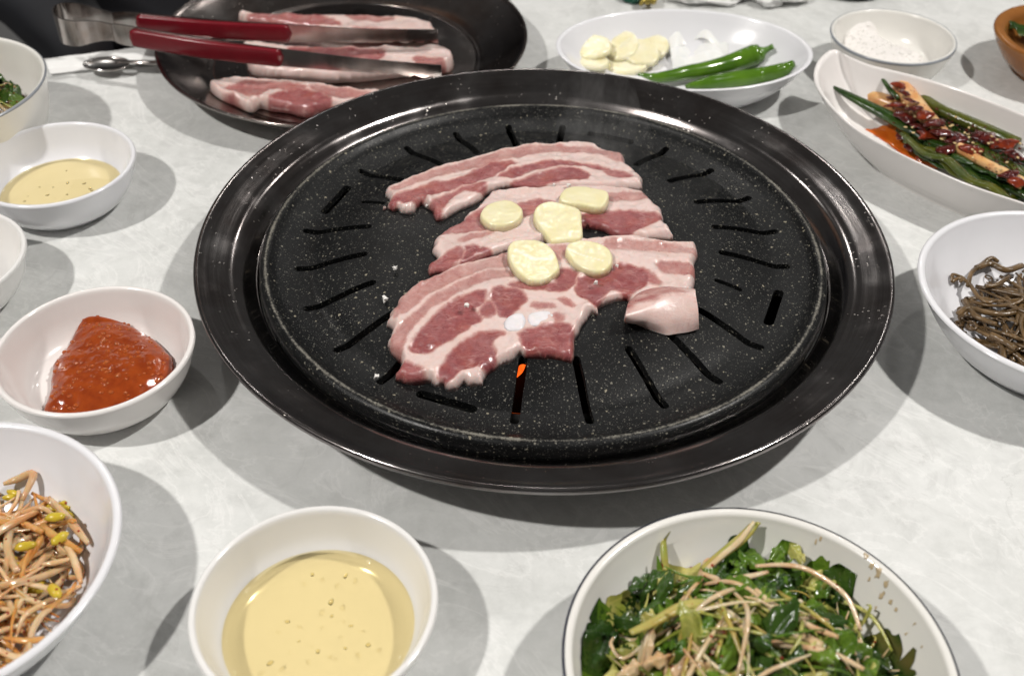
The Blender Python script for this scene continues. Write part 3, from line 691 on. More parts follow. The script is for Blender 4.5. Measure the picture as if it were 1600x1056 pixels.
# boat-shaped dish
def boat():
    lowp = [(.2117,.6764),(.2005,.6655),(.1948,.6500),(.1942,.6300),(.1985,.6060),(.2075,.5810),(.2235,.5583),(.2418,.5372),(.2603,.5198),(.2834,.5035)]
    topp = [(.2180,.6715),(.2304,.6661),(.2494,.6590),(.2722,.6453),(.2937,.6273),(.315,.5989)]
    cen = np.array([.277, .573]); rot = lambda p: tuple(2 * cen - np.array(p))
    out = lowp + [rot(p) for p in topp[2::-1]][0:0] + [rot(p) for p in (topp[2], topp[1], topp[0])] + [rot(p) for p in lowp[:7]] + [topp[4], topp[3], topp[2], topp[1], topp[0]]
    O = crom(out, 6, True)
    o = empty('boat_dish', (cen[0], cen[1], 0), 'white leaf-shaped dish of green onion kimchi at the right', 'dish')
    prof = [(.30, .002), (.60, .002), (.62, 0), (.66, 0), (.68, .002), (.80, .009), (.91, .019), (.975, .027), (.998, .0298), (1.0, .0308), (.985, .0312), (.968, .0304), (.945, .027), (.88, .018), (.78, .0095), (.66, .0055), (.4, .0040), (.2, .0036), (.0, .0035)]
    pr = crom(prof, 4); n = len(pr); V, F = [], []
    tip = O[0]
    for q in O:
        lift = 0.006 * math.exp(-(np.hypot(*(q - tip)) / 0.02) ** 2) + 0.006 * math.exp(-(np.hypot(*(q - (2 * cen - tip))) / 0.02) ** 2)
        for s, z in pr: V.append((*(cen + (q - cen) * s), z + lift * max(0, s - .6) / .4))
    L = len(O)
    for i in range(L):
        j = (i + 1) % L
        for k in range(n - 1): F.append((i * n + k, j * n + k, j * n + k + 1, i * n + k + 1))
    mesh_obj('dish_body', V, F, M_PINKW, o)
    return O, cen
BO, BC = boat()
def boat_z(x, y):
    d, _ = seg_dist(np.stack([np.atleast_1d(x), np.atleast_1d(y)], 1).astype(float), BO)
    return np.interp(d, [0, .006, .012, .02, .05], [.03, .016, .0085, .005, .004])

# ------------------------------------------------------------------ contents of the small bowls
M_OIL = mat_liquid('sesame_oil', (0.948, 0.868, 0.625))
def oil(c, z, label, bits=14, s=1.0, seed=0):
    r = np.interp(z, [p[1] for p in IN_SMALL[::-1]], [p[0] for p in IN_SMALL[::-1]]) * s
    o = lathe('sesame_oil', [(r + .0004, z + .0009), (r * .985, z + .0003), (r * .93, z), (r * .5, z), (0, z)], M_OIL, None, (c[0], c[1], 0), 96, 2)
    tag(o, label, 'oil')
    rnd = random.Random(seed); m = simple('oil_bubble', (0.66, 0.50, 0.20), 0.15, 0.2, 400)
    for k in range(bits):
        a, q = rnd.uniform(0, 6.28), r * 0.72 * math.sqrt(rnd.random())
        sx = rnd.uniform(.0004, .0010)
        bubble(o, (c[0] + q * math.cos(a), c[1] + q * math.sin(a), z + .0001), sx * rnd.uniform(1, 1.8), sx, a)
    return o
M_BUB = mat_liquid('oil_bubble_film', (0.975, 0.94, 0.80), 1.3)
def bubble(par, c, rx, ry, rot):
    b = blob('seasoning_crumb', c, (rx, ry, min(rx, ry) * 0.22), M_BUB, par, rx * 9e3, 2, 0.5, rot)
    return b
oil(C_OIL, .0105, 'pale yellow sesame oil with drifting crumbs in the front bowl', 12, 1, 5)
oil(C_OB, .0080, 'pale yellow oil in the bowl at the left behind the chilli paste', 12, 1, 9)
M_CHILI = mat_paste('chilli_paste', (0.30, 0.052, 0.008), (0.22, 0.032, 0.006), 0.12, 180)
gocin = bowl_in(C_GOC, 1, 1, IN_SMALL)
gp = [(0 + x / 2.778, 320 + y / 2.778) for x, y in [(180,865),(205,780),(212,700),(232,655),(285,600),(320,555),(365,522),(430,505),(510,508),(590,525),(665,568),(725,620),(748,670),(730,735),(660,800),(560,850),(440,885),(320,905),(220,905)]]
def goc_extra(Q, d):
    v = []
    for q in Q:
        a = N(q[0] * 60, q[1] * 60, 3) * 0.003
        b = 0
        for sc, am in ((230, .0011), (420, .0008)):
            n = N(q[0] * sc, q[1] * sc, 8.3); b += am * max(0, n) ** 1.0
        v.append(a + b)
    return np.array(v) * np.clip(d / .004, 0, 1)
paste = pillow('chilli_paste', atl(gp, .012), gocin, .0120, .022, .0007, M_CHILI, None, 0, 100, goc_extra, None, 0.0005, 2)
tag(paste, 'lumpy red-brown chilli paste heaped in a small white bowl', 'chilli paste')
M_GRAIN = mat_paste('paste_lump', (0.33, 0.062, 0.010), (0.38, 0.085, 0.014), 0.12, 300)
V = np.array([v.co[:] for v in paste.data.vertices]); rnd = random.Random(4)
cand = [v for v in V if v[2] > .011]
lumpV, lumpF = [], []
for k in range(150):
    v = rnd.choice(cand); r = rnd.uniform(.0006, .0016)
    bm = bmesh.new(); bmesh.ops.create_icosphere(bm, subdivisions=1, radius=1)
    o0 = len(lumpV)
    for q in bm.verts: lumpV.append((v[0] + q.co.x * r * 1.25, v[1] + q.co.y * r, v[2] - r * .25 + q.co.z * r * .7))
    for f in bm.faces: lumpF.append([o0 + q.index for q in f.verts])
    bm.free()
tag(mesh_obj('soybean_lumps', lumpV, lumpF, M_GRAIN, paste), None, None, None, 'stuff')
# a smear of sauce in the cut-off bowl
pp = pillow('sauce_remainder', np.array([(C_PAR[0] + .022 * math.cos(a) + .004, C_PAR[1] + .018 * math.sin(a)) for a in np.linspace(0, 6.28, 14)[:-1]]), bowl_in(C_PAR, 1, 1, IN_SMALL), .003, .006, .001, mat_paste('tan_sauce', (0.62, 0.45, 0.26), (0.70, 0.55, 0.36)), None, .0004, 150, None, None, .0008, 3)
tag(pp, 'thin tan sauce in the small bowl cut off by the left edge', 'sauce')
# salt heap
M_SALTG = simple('salt_crystal', (0.80, 0.78, 0.75), 0.35, 0.05, 600)
M_SALTH = simple('fine_salt', (0.80, 0.77, 0.74), 0.6, 0.06, 900, 0.2, 1400, 0.0)
sc_ = [(1250 + x / 3.106, 0 + y / 3.106) for x, y in [(200,215),(230,170),(290,145),(350,150),(420,185),(500,215),(560,240),(610,265),(600,300),(540,330),(440,330),(330,300),(250,260)]]
sal_in = bowl_in(C_SALT, 1, 1, IN_SMALL)
heap = pillow('salt_heap', atl(sc_, .012), sal_in, .010, .016, .0009, M_SALTH, None, .0010, 130, lambda Q, d: .0007 * np.array([N(q[0] * 700, q[1] * 700, 1) for q in Q]), None, .001, 6)
tag(heap, 'heap of white salt in the small cream bowl', 'salt')
V = [v.co[:] for v in heap.data.vertices]; gv, gf = [], []
V = [v for v in V if v[2] > .010]
for k in range(160):
    v = rnd.choice(V); r = rnd.uniform(.0003, .0006); o0 = len(gv)
    for dx in (-1, 1):
        for dy in (-1, 1):
            for dz in (-1, 1): gv.append((v[0] + dx * r * rnd.uniform(.6, 1.2), v[1] + dy * r * rnd.uniform(.6, 1.2), v[2] + dz * r * .7 + r * .3))
    for f in ((0, 1, 3, 2), (4, 6, 7, 5), (0, 4, 5, 1), (2, 3, 7, 6), (0, 2, 6, 4), (1, 5, 7, 3)): gf.append([o0 + i for i in f])
tag(mesh_obj('salt_grains', gv, gf, M_SALTG, heap, False), None, None, None, 'stuff')

# ------------------------------------------------------------------ strands and leaves
def heap_z(c, R, inside, top, r): return max(inside, top * (1 - (r / R) ** 2))
def strand_pts(c, R, zfun, length, rnd, bends=2, wig=0.5, r0=None, layer=0.0):
    a = rnd.uniform(0, 6.28); q = R * math.sqrt(rnd.random()) * 0.85 if r0 is None else r0
    x, y = c[0] + q * math.cos(a), c[1] + q * math.sin(a)
    h = rnd.uniform(0, 6.28); n = 7; st = length / (n - 1); curv = rnd.uniform(-wig, wig)
    pts = []; x -= math.cos(h) * length / 2; y -= math.sin(h) * length / 2
    for i in range(n):
        dx, dy = x - c[0], y - c[1]; d = math.hypot(dx, dy)
        if d > R: x, y = c[0] + dx / d * R, c[1] + dy / d * R
        pts.append([x, y, zfun(x, y) + layer + rnd.uniform(-.0007, .0007)])
        h += curv + rnd.uniform(-.15, .15) + (rnd.uniform(-.9, .9) if i == n // 2 and rnd.random() < .35 else 0)
        x += st * math.cos(h); y += st * math.sin(h)
    return pts
def seasoned(name, c1, c2, rough=0.22, orange=(0.55, 0.20, 0.04), amt=0.6, flecks=True, sss=0.15):
    t = NT(name); t.set(Roughness=rough, Specular_IOR_Level=0.5, Subsurface_Weight=sss, Subsurface_Scale=0.002)
    c = t.mix(t.ramp(t.noise(110, 3), [(0.3, 0.0), (0.7, 1.0)]), c1, c2)
    c = t.mix(t.math('MULTIPLY', t.ramp(t.noise(75, 4), [(0.46, 0.0), (0.72, 1.0)]), amt), c, orange)
    if flecks:
        vo = t.voronoi(420); s = t.n('ShaderNodeSeparateColor'); t.l(vo.outputs['Color'], s.inputs[0])
        f = t.math('MULTIPLY', t.math('LESS_THAN', vo.outputs['Distance'], 0.24), t.math('GREATER_THAN', s.outputs[0], 0.80))
        c = t.mix(f, c, (0.26, 0.02, 0.006))
    t.color(c); t.bump(t.noise(300, 3), 0.2, 0.0006); return t.m
M_SPROUT = [seasoned('sprout_stem', (0.68, 0.53, 0.34), (0.62, 0.40, 0.19), 0.12, amt=0.75, sss=.5), seasoned('sprout_stem_orange', (0.60, 0.37, 0.14), (0.52, 0.23, 0.05), 0.12, amt=0.85, sss=.5), seasoned('sprout_stem_clear', (0.60, 0.48, 0.32), (0.55, 0.36, 0.17), 0.10, amt=0.65, sss=.6)]
M_SHEAD = seasoned('sprout_head', (0.62, 0.46, 0.04), (0.50, 0.38, 0.03), amt=0.25)
rnd = random.Random(12)
sprz = bowl_in(C_SPR, .0686, .035, IN_BIG)
sp_root = empty('bean_sprouts', (C_SPR[0], C_SPR[1], .004), 'tangle of seasoned bean sprouts with yellow heads in the lower left bowl', 'bean sprouts')
HC = (C_SPR[0] + .002, C_SPR[1] + .000); HR = .0475
def spz(x, y):
    r = math.hypot(x - HC[0], y - HC[1])
    return float(sprz(x, y)) + .002 + max(0, .016 * (1 - (r / HR) ** 2))
for k in range(170):
    lay = rnd.uniform(-.008, .004)
    pts = strand_pts(HC, HR, spz, rnd.uniform(.035, .08), rnd, 2, .30, None, lay)
    for i_, p_ in enumerate(pts): p_[2] += .0022 * math.sin(i_ * 1.1 + k)
    for p in pts: p[2] = max(p[2], float(sprz(p[0], p[1])) + .0014)
    r = rnd.uniform(.0008, .0017)
    o = tube('sprout', pts, [r * .25, r * .6, r * 1.0, r * 1.15, r * 1.1, r * .8], rnd.choice(M_SPROUT), sp_root, 7, .85, 3)
    if k % 6 == 0:
        e = np.array(pts[-1]); d = e - np.array(pts[-2]); a = math.atan2(d[1], d[0]); d /= np.linalg.norm(d)
        for s in (-1, 1):
            off = np.array([-d[1], d[0], 0]) * .0013 * s
            blob('sprout_head', e + d * .0025 + off, (.0036, .0014, .0016), M_SHEAD, o, k, 2, .2, a + s * .18)
# hand-placed sprouts whose outline shows against the bowl
for pp_, r in (([(72,765),(95,790),(115,815),(134,838)], .0024), ([(85,830),(105,850),(115,875),(122,900)], .0021), ([(20,900),(60,905),(90,915),(123,903)], .0018), ([(0,800),(30,790),(60,782),(88,800)], .0017), ([(60,870),(80,868),(105,862)], .0018), ([(40,1005),(45,975),(60,950),(75,940)], .0020), ([(0,985),(40,990),(65,985)], .0019), ([(0,745),(20,738),(50,736),(30,770)], .0026)):
    pts = [at(x, y, .022) for x, y in pp_]
    pts = [np.array([p[0], p[1], max(float(sprz(p[0], p[1])) + .003, .0175)]) for p in pts]
    tube('sprout', pts, [r * .3, r * .6, r * .72, r * .66, r * .4], M_SPROUT[int(r * 1e5) % 3], sp_root, 8, .85, 5)
for x, y in ((85, 805), (92, 838), (84, 920), (38, 850)):
    p = at(x, y, .022); z = max(float(sprz(p[0], p[1])) + .004, .021)
    blob('sprout_head', (p[0], p[1], z), (.0042, .0022, .0018), M_SHEAD, sp_root, x, 2, .25, x)

# ---- bracken
M_FERN = [simple('bracken_dark', (0.060, 0.034, 0.014), 0.26, 0.5, 130, 0.7, 400, col2=(0.115, 0.068, 0.028)), simple('bracken_light', (0.16, 0.095, 0.04), 0.24, 0.4, 130, 0.7, 400, col2=(0.075, 0.045, 0.018))]
fr_root = empty('bracken_stems', (C_FER[0], C_FER[1], .004), 'heap of brown seasoned bracken stems in the right-edge white bowl', 'bracken')
ferz = bowl_in(C_FER, .0708, .035, IN_BIG)
FC = (C_FER[0] + .004, C_FER[1] - .001); FR_ = .047
def fz(x, y):
    r = math.hypot(x - FC[0], y - FC[1]); return float(ferz(x, y)) + .0015 + max(0, .011 * (1 - (r / FR_) ** 2))
rnd = random.Random(21)
for k in range(150):
    lay = rnd.uniform(-.006, .003)
    pts = strand_pts(FC, FR_, fz, rnd.uniform(.03, .06), rnd, 2, .3, None, lay)
    for p in pts: p[2] = max(p[2], float(ferz(p[0], p[1])) + .001)
    r = rnd.uniform(.0006, .0016)
    o = tube('bracken_stem', pts, [r * .8] + [r * rnd.uniform(.7, 1.3) for _ in range(5)] + [r * .4], rnd.choice(M_FERN), fr_root, 7, .8, 3)
    if k % 3 == 0:     # curled frond tip
        e = np.array(pts[-1]); b = rnd.uniform(0, 6.28); q = []
        for i in range(9):
            a = b + i * .75; rr = .0034 * (1 - i / 11); q.append(e + np.array([rr * (math.cos(a) - math.cos(b)), rr * (math.sin(a) - math.sin(b)), .0003 * i]))
        tube('frond_curl', q, [r * .8, r * .7, r * .5], M_FERN[0], o, 6, 1, 3)
for pp_, r in (([(1528,412),(1550,405),(1575,415),(1600,408)], .0019), ([(1490,433),(1500,428),(1515,434),(1530,455),(1545,465),(1560,462)], .0011), ([(1500,483),(1515,474),(1540,480),(1570,484),(1600,478)], .0016), ([(1515,440),(1520,420),(1535,408),(1550,400),(1562,402)], .0013), ([(1550,515),(1565,522),(1590,538)], .0018), ([(1542,440),(1560,438),(1580,425)], .0013), ([(1490,433),(1489,427),(1500,424),(1508,428),(1503,433)], .0009), ([(1510,462),(1518,475),(1530,488),(1560,500)], .0015)):
    pts = [at(x, y, .018) for x, y in pp_]; pts = [np.array([p[0], p[1], max(float(ferz(p[0], p[1])) + .0025, .015)]) for p in pts]
    tube('bracken_stem', pts, [r, r * 1.1, r], M_FERN[1], fr_root, 7, .8, 5)

# ---- salad
M_LEAF = [mat_leaf('lettuce_dark', (0.016, 0.042, 0.007), (0.042, 0.088, 0.013), 0.15), mat_leaf('lettuce_mid', (0.05, 0.115, 0.010), (0.12, 0.20, 0.020), 0.15), mat_leaf('lettuce_pale', (0.24, 0.28, 0.04), (0.46, 0.42, 0.14), 0.24)]
M_STRAND = [seasoned('scallion_strand', (0.66, 0.54, 0.38), (0.60, 0.42, 0.22), 0.14, amt=0.7, orange=(0.48, 0.19, 0.05)), seasoned('cabbage_rib', (0.72, 0.62, 0.44), (0.62, 0.50, 0.28), 0.14, amt=0.6, orange=(0.50, 0.22, 0.06)), seasoned('yellow_rib', (0.46, 0.40, 0.12), (0.30, 0.32, 0.06), amt=0.5, orange=(0.45, 0.17, 0.03))]
def leaf_mesh(name, c, size, ang, tilt, rnd, mat, parent, asp=0.7, ruff=0.25, curl=0.4):
    n, m = 13, 11; V, F = [], []
    ph = rnd.uniform(0, 50); ca, sa = math.cos(ang), math.sin(ang)
    tx, ty = rnd.uniform(-tilt, tilt), rnd.uniform(-tilt, tilt)
    for i in range(n):
        for j in range(m):
            u, v = i / (n - 1) * 2 - 1, j / (m - 1) * 2 - 1
            wd = asp * (1 - .45 * abs(u) ** 2.2) * (1 + .45 * N(u * 1.7 + ph, .3, 1)); ln = 1 - .12 * abs(v) + .25 * N(v * 1.5, ph, 5)
            x, y = u * size * ln, v * size * wd
            z = size * (ruff * N(u * 1.6 + ph, v * 1.8, 2) + ruff * .8 * (abs(v) ** 1.5) * math.sin(u * 7 + ph) * .6 - curl * (v * v * .5 + u * u * .35) + .22 * abs(v) * (1 if curl > 0 else -1) * .3)
            z += tx * x + ty * y
            V.append((c[0] + x * ca - y * sa, c[1] + x * sa + y * ca, c[2] + z))
    for i in range(n - 1):
        for j in range(m - 1):
            a = i * m + j; F.append((a, a + m, a + m + 1, a + 1))
    # thin underside
    o0 = len(V); V += [(x, y, z - .0004) for x, y, z in V]
    F += [(o0 + d_, o0 + c_, o0 + b_, o0 + a_) for a_, b_, c_, d_ in F[:]]
    return mesh_obj(name, V, F, mat, parent)
def salad(c, R, h, inside, label, seed, HR, top, nl, ns, ch, shift=(0, 0)):
    rnd = random.Random(seed); root = empty('dressed_salad', (c[0], c[1], .005), label, 'salad', 'dressed salads')
    hc = (c[0] + shift[0], c[1] + shift[1])
    def z0(x, y):
        r = math.hypot(x - hc[0], y - hc[1]); return max(float(inside(x, y)) + .002, .008 + top * (1 - (r / HR) ** 2))
    for k in range(nl):
        a, q = rnd.uniform(0, 6.28), HR * math.sqrt(rnd.random()) * .95; x, y = hc[0] + q * math.cos(a), hc[1] + q * math.sin(a)
        leaf_mesh('lettuce_leaf', (x, y, z0(x, y) + rnd.uniform(-.010, .002)), rnd.uniform(.008, .0155), rnd.uniform(0, 6.28), 1.0, rnd, M_LEAF[rnd.choice((0, 0, 0, 1, 1, 2))], root, .62, .35, .5)
    for k in range(ns):
        pts = strand_pts(hc, HR, z0, rnd.uniform(.02, .06), rnd, 2, .2, None, rnd.uniform(-.002, .0085))
        for i_, p_ in enumerate(pts): p_[2] += .003 * math.sin(i_ * .9 + k)
        r = rnd.uniform(.0004, .0010); m = rnd.choice((0, 0, 1, 2, 2))
        tube('scallion_strand', pts, [r * .4, r * .9, r * 1.2, r, r * .5], (M_STRAND + M_LEAF[1:])[rnd.choice((0, 0, 1, 2, 2, 3, 4))], root, 6, .6, 3)
    for k in range(nl):      # torn leaf bits on top of the strands
        a, q = rnd.uniform(0, 6.28), HR * math.sqrt(rnd.random()) * .9; x, y = hc[0] + q * math.cos(a), hc[1] + q * math.sin(a)
        leaf_mesh('lettuce_leaf', (x, y, z0(x, y) + rnd.uniform(.001, .006)), rnd.uniform(.005, .012), rnd.uniform(0, 6.28), 1.0, rnd, M_LEAF[rnd.choice((0, 0, 1, 1, 1, 2))], root, .5, .4, .6)
    for k in range(ch):
        a, q = rnd.uniform(0, 6.28), HR * math.sqrt(rnd.random()) * .9; x, y = hc[0] + q * math.cos(a), hc[1] + q * math.sin(a)
        leaf_mesh('cabbage_piece', (x, y, z0(x, y) + rnd.uniform(-.004, .003)), rnd.uniform(.005, .009), rnd.uniform(0, 6.28), .9, rnd, M_STRAND[rnd.choice((0, 1, 1))], root, .6, .3, .9)
    # chilli flakes
    gv, gf = [], []
    for k in range(420):
        a, q = rnd.uniform(0, 6.28), HR * math.sqrt(rnd.random()); x, y = hc[0] + q * math.cos(a), hc[1] + q * math.sin(a); z = z0(x, y) + rnd.uniform(0, .004); r = rnd.uniform(.0005, .0013); o0 = len(gv)
        for i in range(4): gv.append((x + r * math.cos(i * 1.57 + k), y + r * math.sin(i * 1.57 + k) * .7, z + rnd.uniform(-.3, .3) * r))
        gv.append((x, y, z + r * .4)); gv.append((x, y, z - r * .4))
        for i in range(4): gf.append((o0 + i, o0 + (i + 1) % 4, o0 + 4)); gf.append((o0 + (i + 1) % 4, o0 + i, o0 + 5))
    tag(mesh_obj('chilli_flakes', gv, gf, M_FLAKE, root), None, None, None, 'stuff')
    return root, z0
M_FLAKE = simple('chilli_flake', (0.28, 0.02, 0.008), 0.2, 0.4, 300)
salz = bowl_in(C_SAL, .0686, .035, IN_BIG)
sroot, sz0 = salad(C_SAL, .0686, .035, salz, 'dressed lettuce and scallion salad heaped in the lower right bowl', 31, .0525, .029, 105, 125, 22, (.001, .001))
rnd = random.Random(5)
def spx(pp_, r, m, z, nm='scallion_strand', flat=.6, zs=None):
    pts = [at(x, y, z if zs is None else zs[i]) for i, (x, y) in enumerate(pp_)]
    return tube(nm, pts, [q * .8 for q in r], m, sroot, 8, flat, 5)
spx([(1040,903),(1038,870),(1036,840),(1034,812)], [.0021, .0019, .0015, .0006], M_STRAND[2], .03, 'lettuce_rib', .7, [.022, .027, .031, .035])
spx([(1032,905),(1030,885),(1027,868)], [.0016, .0014, .0004], M_LEAF[1], .03, 'lettuce_rib', .5, [.022, .026, .029])
spx([(1098,890),(1120,872),(1145,852),(1165,835),(1184,812)], [.0020, .0026, .0028, .0028, .0020], M_STRAND[2], .03, 'lettuce_rib', .5, [.026, .028, .031, .033, .035])
spx([(1100,893),(1130,866),(1155,845),(1178,815)], [.0012, .0016, .0016, .0010], M_STRAND[1], .031, 'lettuce_rib', .6, [.027, .0302, .0328, .0362])
spx([(1180,884),(1220,882),(1255,887),(1290,905),(1325,935),(1345,985)], [.0010, .0013, .0015, .0015, .0014, .0010], M_STRAND[0], .036, zs=[.033, .034, .033, .031, .028, .025])
spx([(985,988),(1020,972),(1060,950),(1090,942),(1120,952),(1150,990)], [.0016, .0024, .0028, .0026, .0024, .0022], M_STRAND[2], .038, 'lettuce_rib', .5)
spx([(1120,940),(1150,970),(1180,998),(1240,1008),(1300,1020),(1350,1045)], [.0014, .0016, .0018, .0018, .0016, .0012], M_STRAND[0], .039)
spx([(1180,920),(1210,945),(1260,975),(1310,995)], [.0012, .0016, .0017, .0013], M_STRAND[0], .038)
spx([(1095,895),(1130,905),(1170,900),(1200,893)], [.0013, .0016, .0016, .001], M_STRAND[0], .033)
spx([(1200,938),(1215,965),(1240,985),(1285,1008)], [.002, .003, .003, .002], M_STRAND[1], .038, 'cabbage_piece', .5)
for x, y, z, s, a, m, tl in ((945, 985, .027, .0165, .4, 0, .5), (925, 1020, .022, .014, 1.2, 0, .6), (1185, 862, .031, .0105, .3, 1, .9), (1235, 875, .028, .0105, 2.6, 0, .8), (1200, 1015, .036, .0135, .1, 1, .4), (1240, 1020, .034, .011, .9, 1, .4), (1060, 920, .031, .011, .8, 1, .5), (1140, 880, .029, .008, 0, 0, .4), (1300, 930, .026, .011, 2.2, 0, .6), (1285, 905, .027, .009, 1.5, 1, .6), (1320, 975, .024, .010, 2.0, 0, .6), (1165, 955, .037, .010, 2.4, 1, .4), (1000, 960, .031, .011, .4, 2, .4), (1225, 905, .032, .009, .4, 0, .5), (1130, 1040, .035, .012, .7, 1, .5), (1290, 1040, .030, .012, .2, 0, .5), (1400, 1035, .020, .009, 1.6, 0, .9), (1020, 905, .027, .009, .5, 2, .5)):
    p = at(x, y, z)
    for jj in range(3):
        leaf_mesh('lettuce_leaf', p + np.array([rnd.gauss(0, s * .35), rnd.gauss(0, s * .35), -.003 + rnd.uniform(-.002, .003)]), s * rnd.uniform(.5, .9), a + rnd.uniform(-.8, .8), tl * 1.3, rnd, M_LEAF[m if jj == 0 else rnd.choice((0, 1, 1, 2))], sroot, rnd.uniform(.32, .6), .42, .6)
for x, y, z, s, a in ((1010, 1010, .033, .010, 1.3), (1030, 1025, .034, .0085, .4), (1085, 1010, .036, .009, 2), (1060, 1045, .033, .010, .9), (1100, 1035, .035, .008, 0), (1120, 1000, .037, .007, 1.2), (990, 1040, .029, .008, .3)):
    p = at(x, y, z); leaf_mesh('cabbage_piece', p, s * .7, a, .9, rnd, M_STRAND[int(x) % 2], sroot, .38, .45, 1.0)
M_DRESS = simple('dressing_stain', (0.66, 0.52, 0.33), 0.25, 0.3, 200)
body_ = [c_ for c_ in bpy.data.objects if c_.name.startswith('bowl_body') and c_.parent and c_.parent.get('label', '').startswith('cream bowl with dark')][0]
rs = random.Random(6)
for x, y, r in ((1353, 868, .0022), (1362, 884, .0016), (1372, 896, .0024), (1358, 905, .0010), (1385, 912, .0016), (1377, 930, .0018), (1392, 940, .0012), (1400, 952, .0010), (1275, 845, .0012), (1282, 842, .0008), (1428, 975, .0008), (1415, 990, .0009), (1440, 1010, .0007), (1368, 950, .0009)):
    r *= .6; p_ = on(x, y, salz, .0); O = [(p_[0] + r * rs.uniform(.35, 1.2) * math.cos(q), p_[1] + r * rs.uniform(.35, 1.4) * math.sin(q)) for q in np.linspace(0, 6.283, 10)[:-1]]
    pillow('dressing_stain', np.array(O), lambda X, Y: salz(X, Y) + .0001, .00025, r * .5, r / 8, M_DRESS, body_.parent)
tlz = bowl_in(C_TL, .0658, .045, IN_STEEP)
salad(C_TL, .0658, .045, tlz, 'dressed salad in the deep cream bowl at the upper left edge', 44, .056, .040, 22, 80, 70, (0, 0))

# keep every leaf and strand inside its bowl
for root_, c_, R_, fn_ in [(o_, C_SAL, .0686, salz) for o_ in [sroot]] + [(o_, C_TL, .0658, tlz) for o_ in bpy.data.objects if o_.name.startswith('dressed_salad') and o_ is not sroot]:
    for ch_ in root_.children:
        for v_ in ch_.data.vertices:
            dx, dy = v_.co.x - c_[0], v_.co.y - c_[1]; d_ = math.hypot(dx, dy)
            if d_ > R_ * .90: v_.co.x = c_[0] + dx / d_ * R_ * .90; v_.co.y = c_[1] + dy / d_ * R_ * .90
            v_.co.z = max(v_.co.z, float(fn_(v_.co.x, v_.co.y)) + .0005)
# ---- green onion kimchi
rnd = random.Random(8)
M_GREEN = [mat_leaf('scallion_green', (0.010, 0.030, 0.005), (0.028, 0.062, 0.008), 0.18), mat_leaf('scallion_olive', (0.085, 0.09, 0.010), (0.035, 0.055, 0.008), 0.2)]
M_STALK = seasoned('scallion_white', (0.74, 0.50, 0.26), (0.66, 0.36, 0.13), amt=0.75, orange=(0.50, 0.12, 0.015))
M_SAUCE = mat_paste('kimchi_sauce', (0.10, 0.012, 0.006), (0.035, 0.006, 0.006), 0.10, 220)
M_SAUCE2 = mat_paste('kimchi_sauce_bright', (0.20, 0.028, 0.007), (0.08, 0.009, 0.006), 0.10, 220)
M_STAIN = mat_paste('chilli_oil', (0.62, 0.14, 0.015), (0.52, 0.09, 0.01), 0.12, 120)
kroot = empty('green_onion_kimchi', (*BC, .004), 'red-dressed green onion kimchi stalks in the leaf-shaped dish', 'kimchi')
def kpx(nm, pp_, r, m, z, flat=.8):
    zz = z if hasattr(z, '__len__') else [z] * len(pp_)
    return tube(nm, [at(x, y, q) for (x, y), q in zip(pp_, zz)], r, m, kroot, 10, flat, 5)
st = pillow('sauce_stain', atl([(1345,193),(1365,195),(1380,190),(1400,188),(1425,200),(1450,225),(1470,255),(1450,250),(1420,238),(1395,222),(1375,208)], .008), boat_z, .0012, .004, .0012, M_STAIN, kroot, .0003, 100, None, None, .002, 4)
kpx('scallion_stalk', [(1337,140),(1355,148),(1375,156),(1400,165),(1430,180)], [.0062, .0064, .006, .0056, .005], M_STALK, [.012, .013, .014, .014, .013])
kpx('scallion_stalk', [(1403,127),(1412,140),(1428,160),(1450,185),(1480,215),(1530,255)], [.0062, .0066, .0062, .0055, .0045, .004], M_STALK, [.022, .022, .021, .020, .018, .015])
kpx('scallion_leaf', [(1297,133),(1320,146),(1350,162),(1385,180),(1420,200),(1470,230)], [.0008, .0030, .0044, .0052, .0055, .005], M_GREEN[0], [.020, .019, .017, .015, .014, .012], .6)
kpx('scallion_leaf', [(1373,115),(1382,128),(1392,142),(1405,155)], [.0006, .0016, .0022, .0024], M_GREEN[0], [.026, .025, .023, .020], .6)
kpx('scallion_stalk', [(1440,150),(1470,172),(1510,190),(1545,205),(1590,225)], [.003, .0045, .005, .005, .005], M_GREEN[1], [.020, .019, .018, .017, .016])
kpx('scallion_stalk', [(1497,232),(1520,245),(1545,258),(1570,272),(1600,288)], [.0032, .0034, .0034, .0042, .0045], M_STALK, [.017, .0175, .0175, .017, .016])
for k in range(52):
    s = rnd.uniform(0, 1); d = np.array([.40, .45]) ; x0, y0 = 1400 + s * 90, 178 + s * 30 + rnd.uniform(-8, 45)
    L = rnd.uniform(120, 210); dy = rnd.uniform(.38, .58); z = rnd.uniform(.006, .016)
    pp_ = [(x0 + L * f, y0 + L * dy * f + rnd.uniform(-9, 9)) for f in (0, .17, .33, .5, .67, .83, 1)]
    ok = []
    for q in pp_:
        w_ = at(*q, z); dd, _ = seg_dist(np.array([w_[:2]]), BO)
        if dd[0] > .010: ok.append((q, max(z, float(boat_z(w_[0], w_[1])[0]) + .002)))
    if len(ok) < 3: continue
    r = rnd.uniform(.0025, .0048)
    kpx('scallion_leaf', [q for q, _ in ok], [r * .7, r, r, r * .8], M_GREEN[rnd.choice((0, 0, 0, 1))], [q + rnd.uniform(-.0015, .002) for _, q in ok], .38)
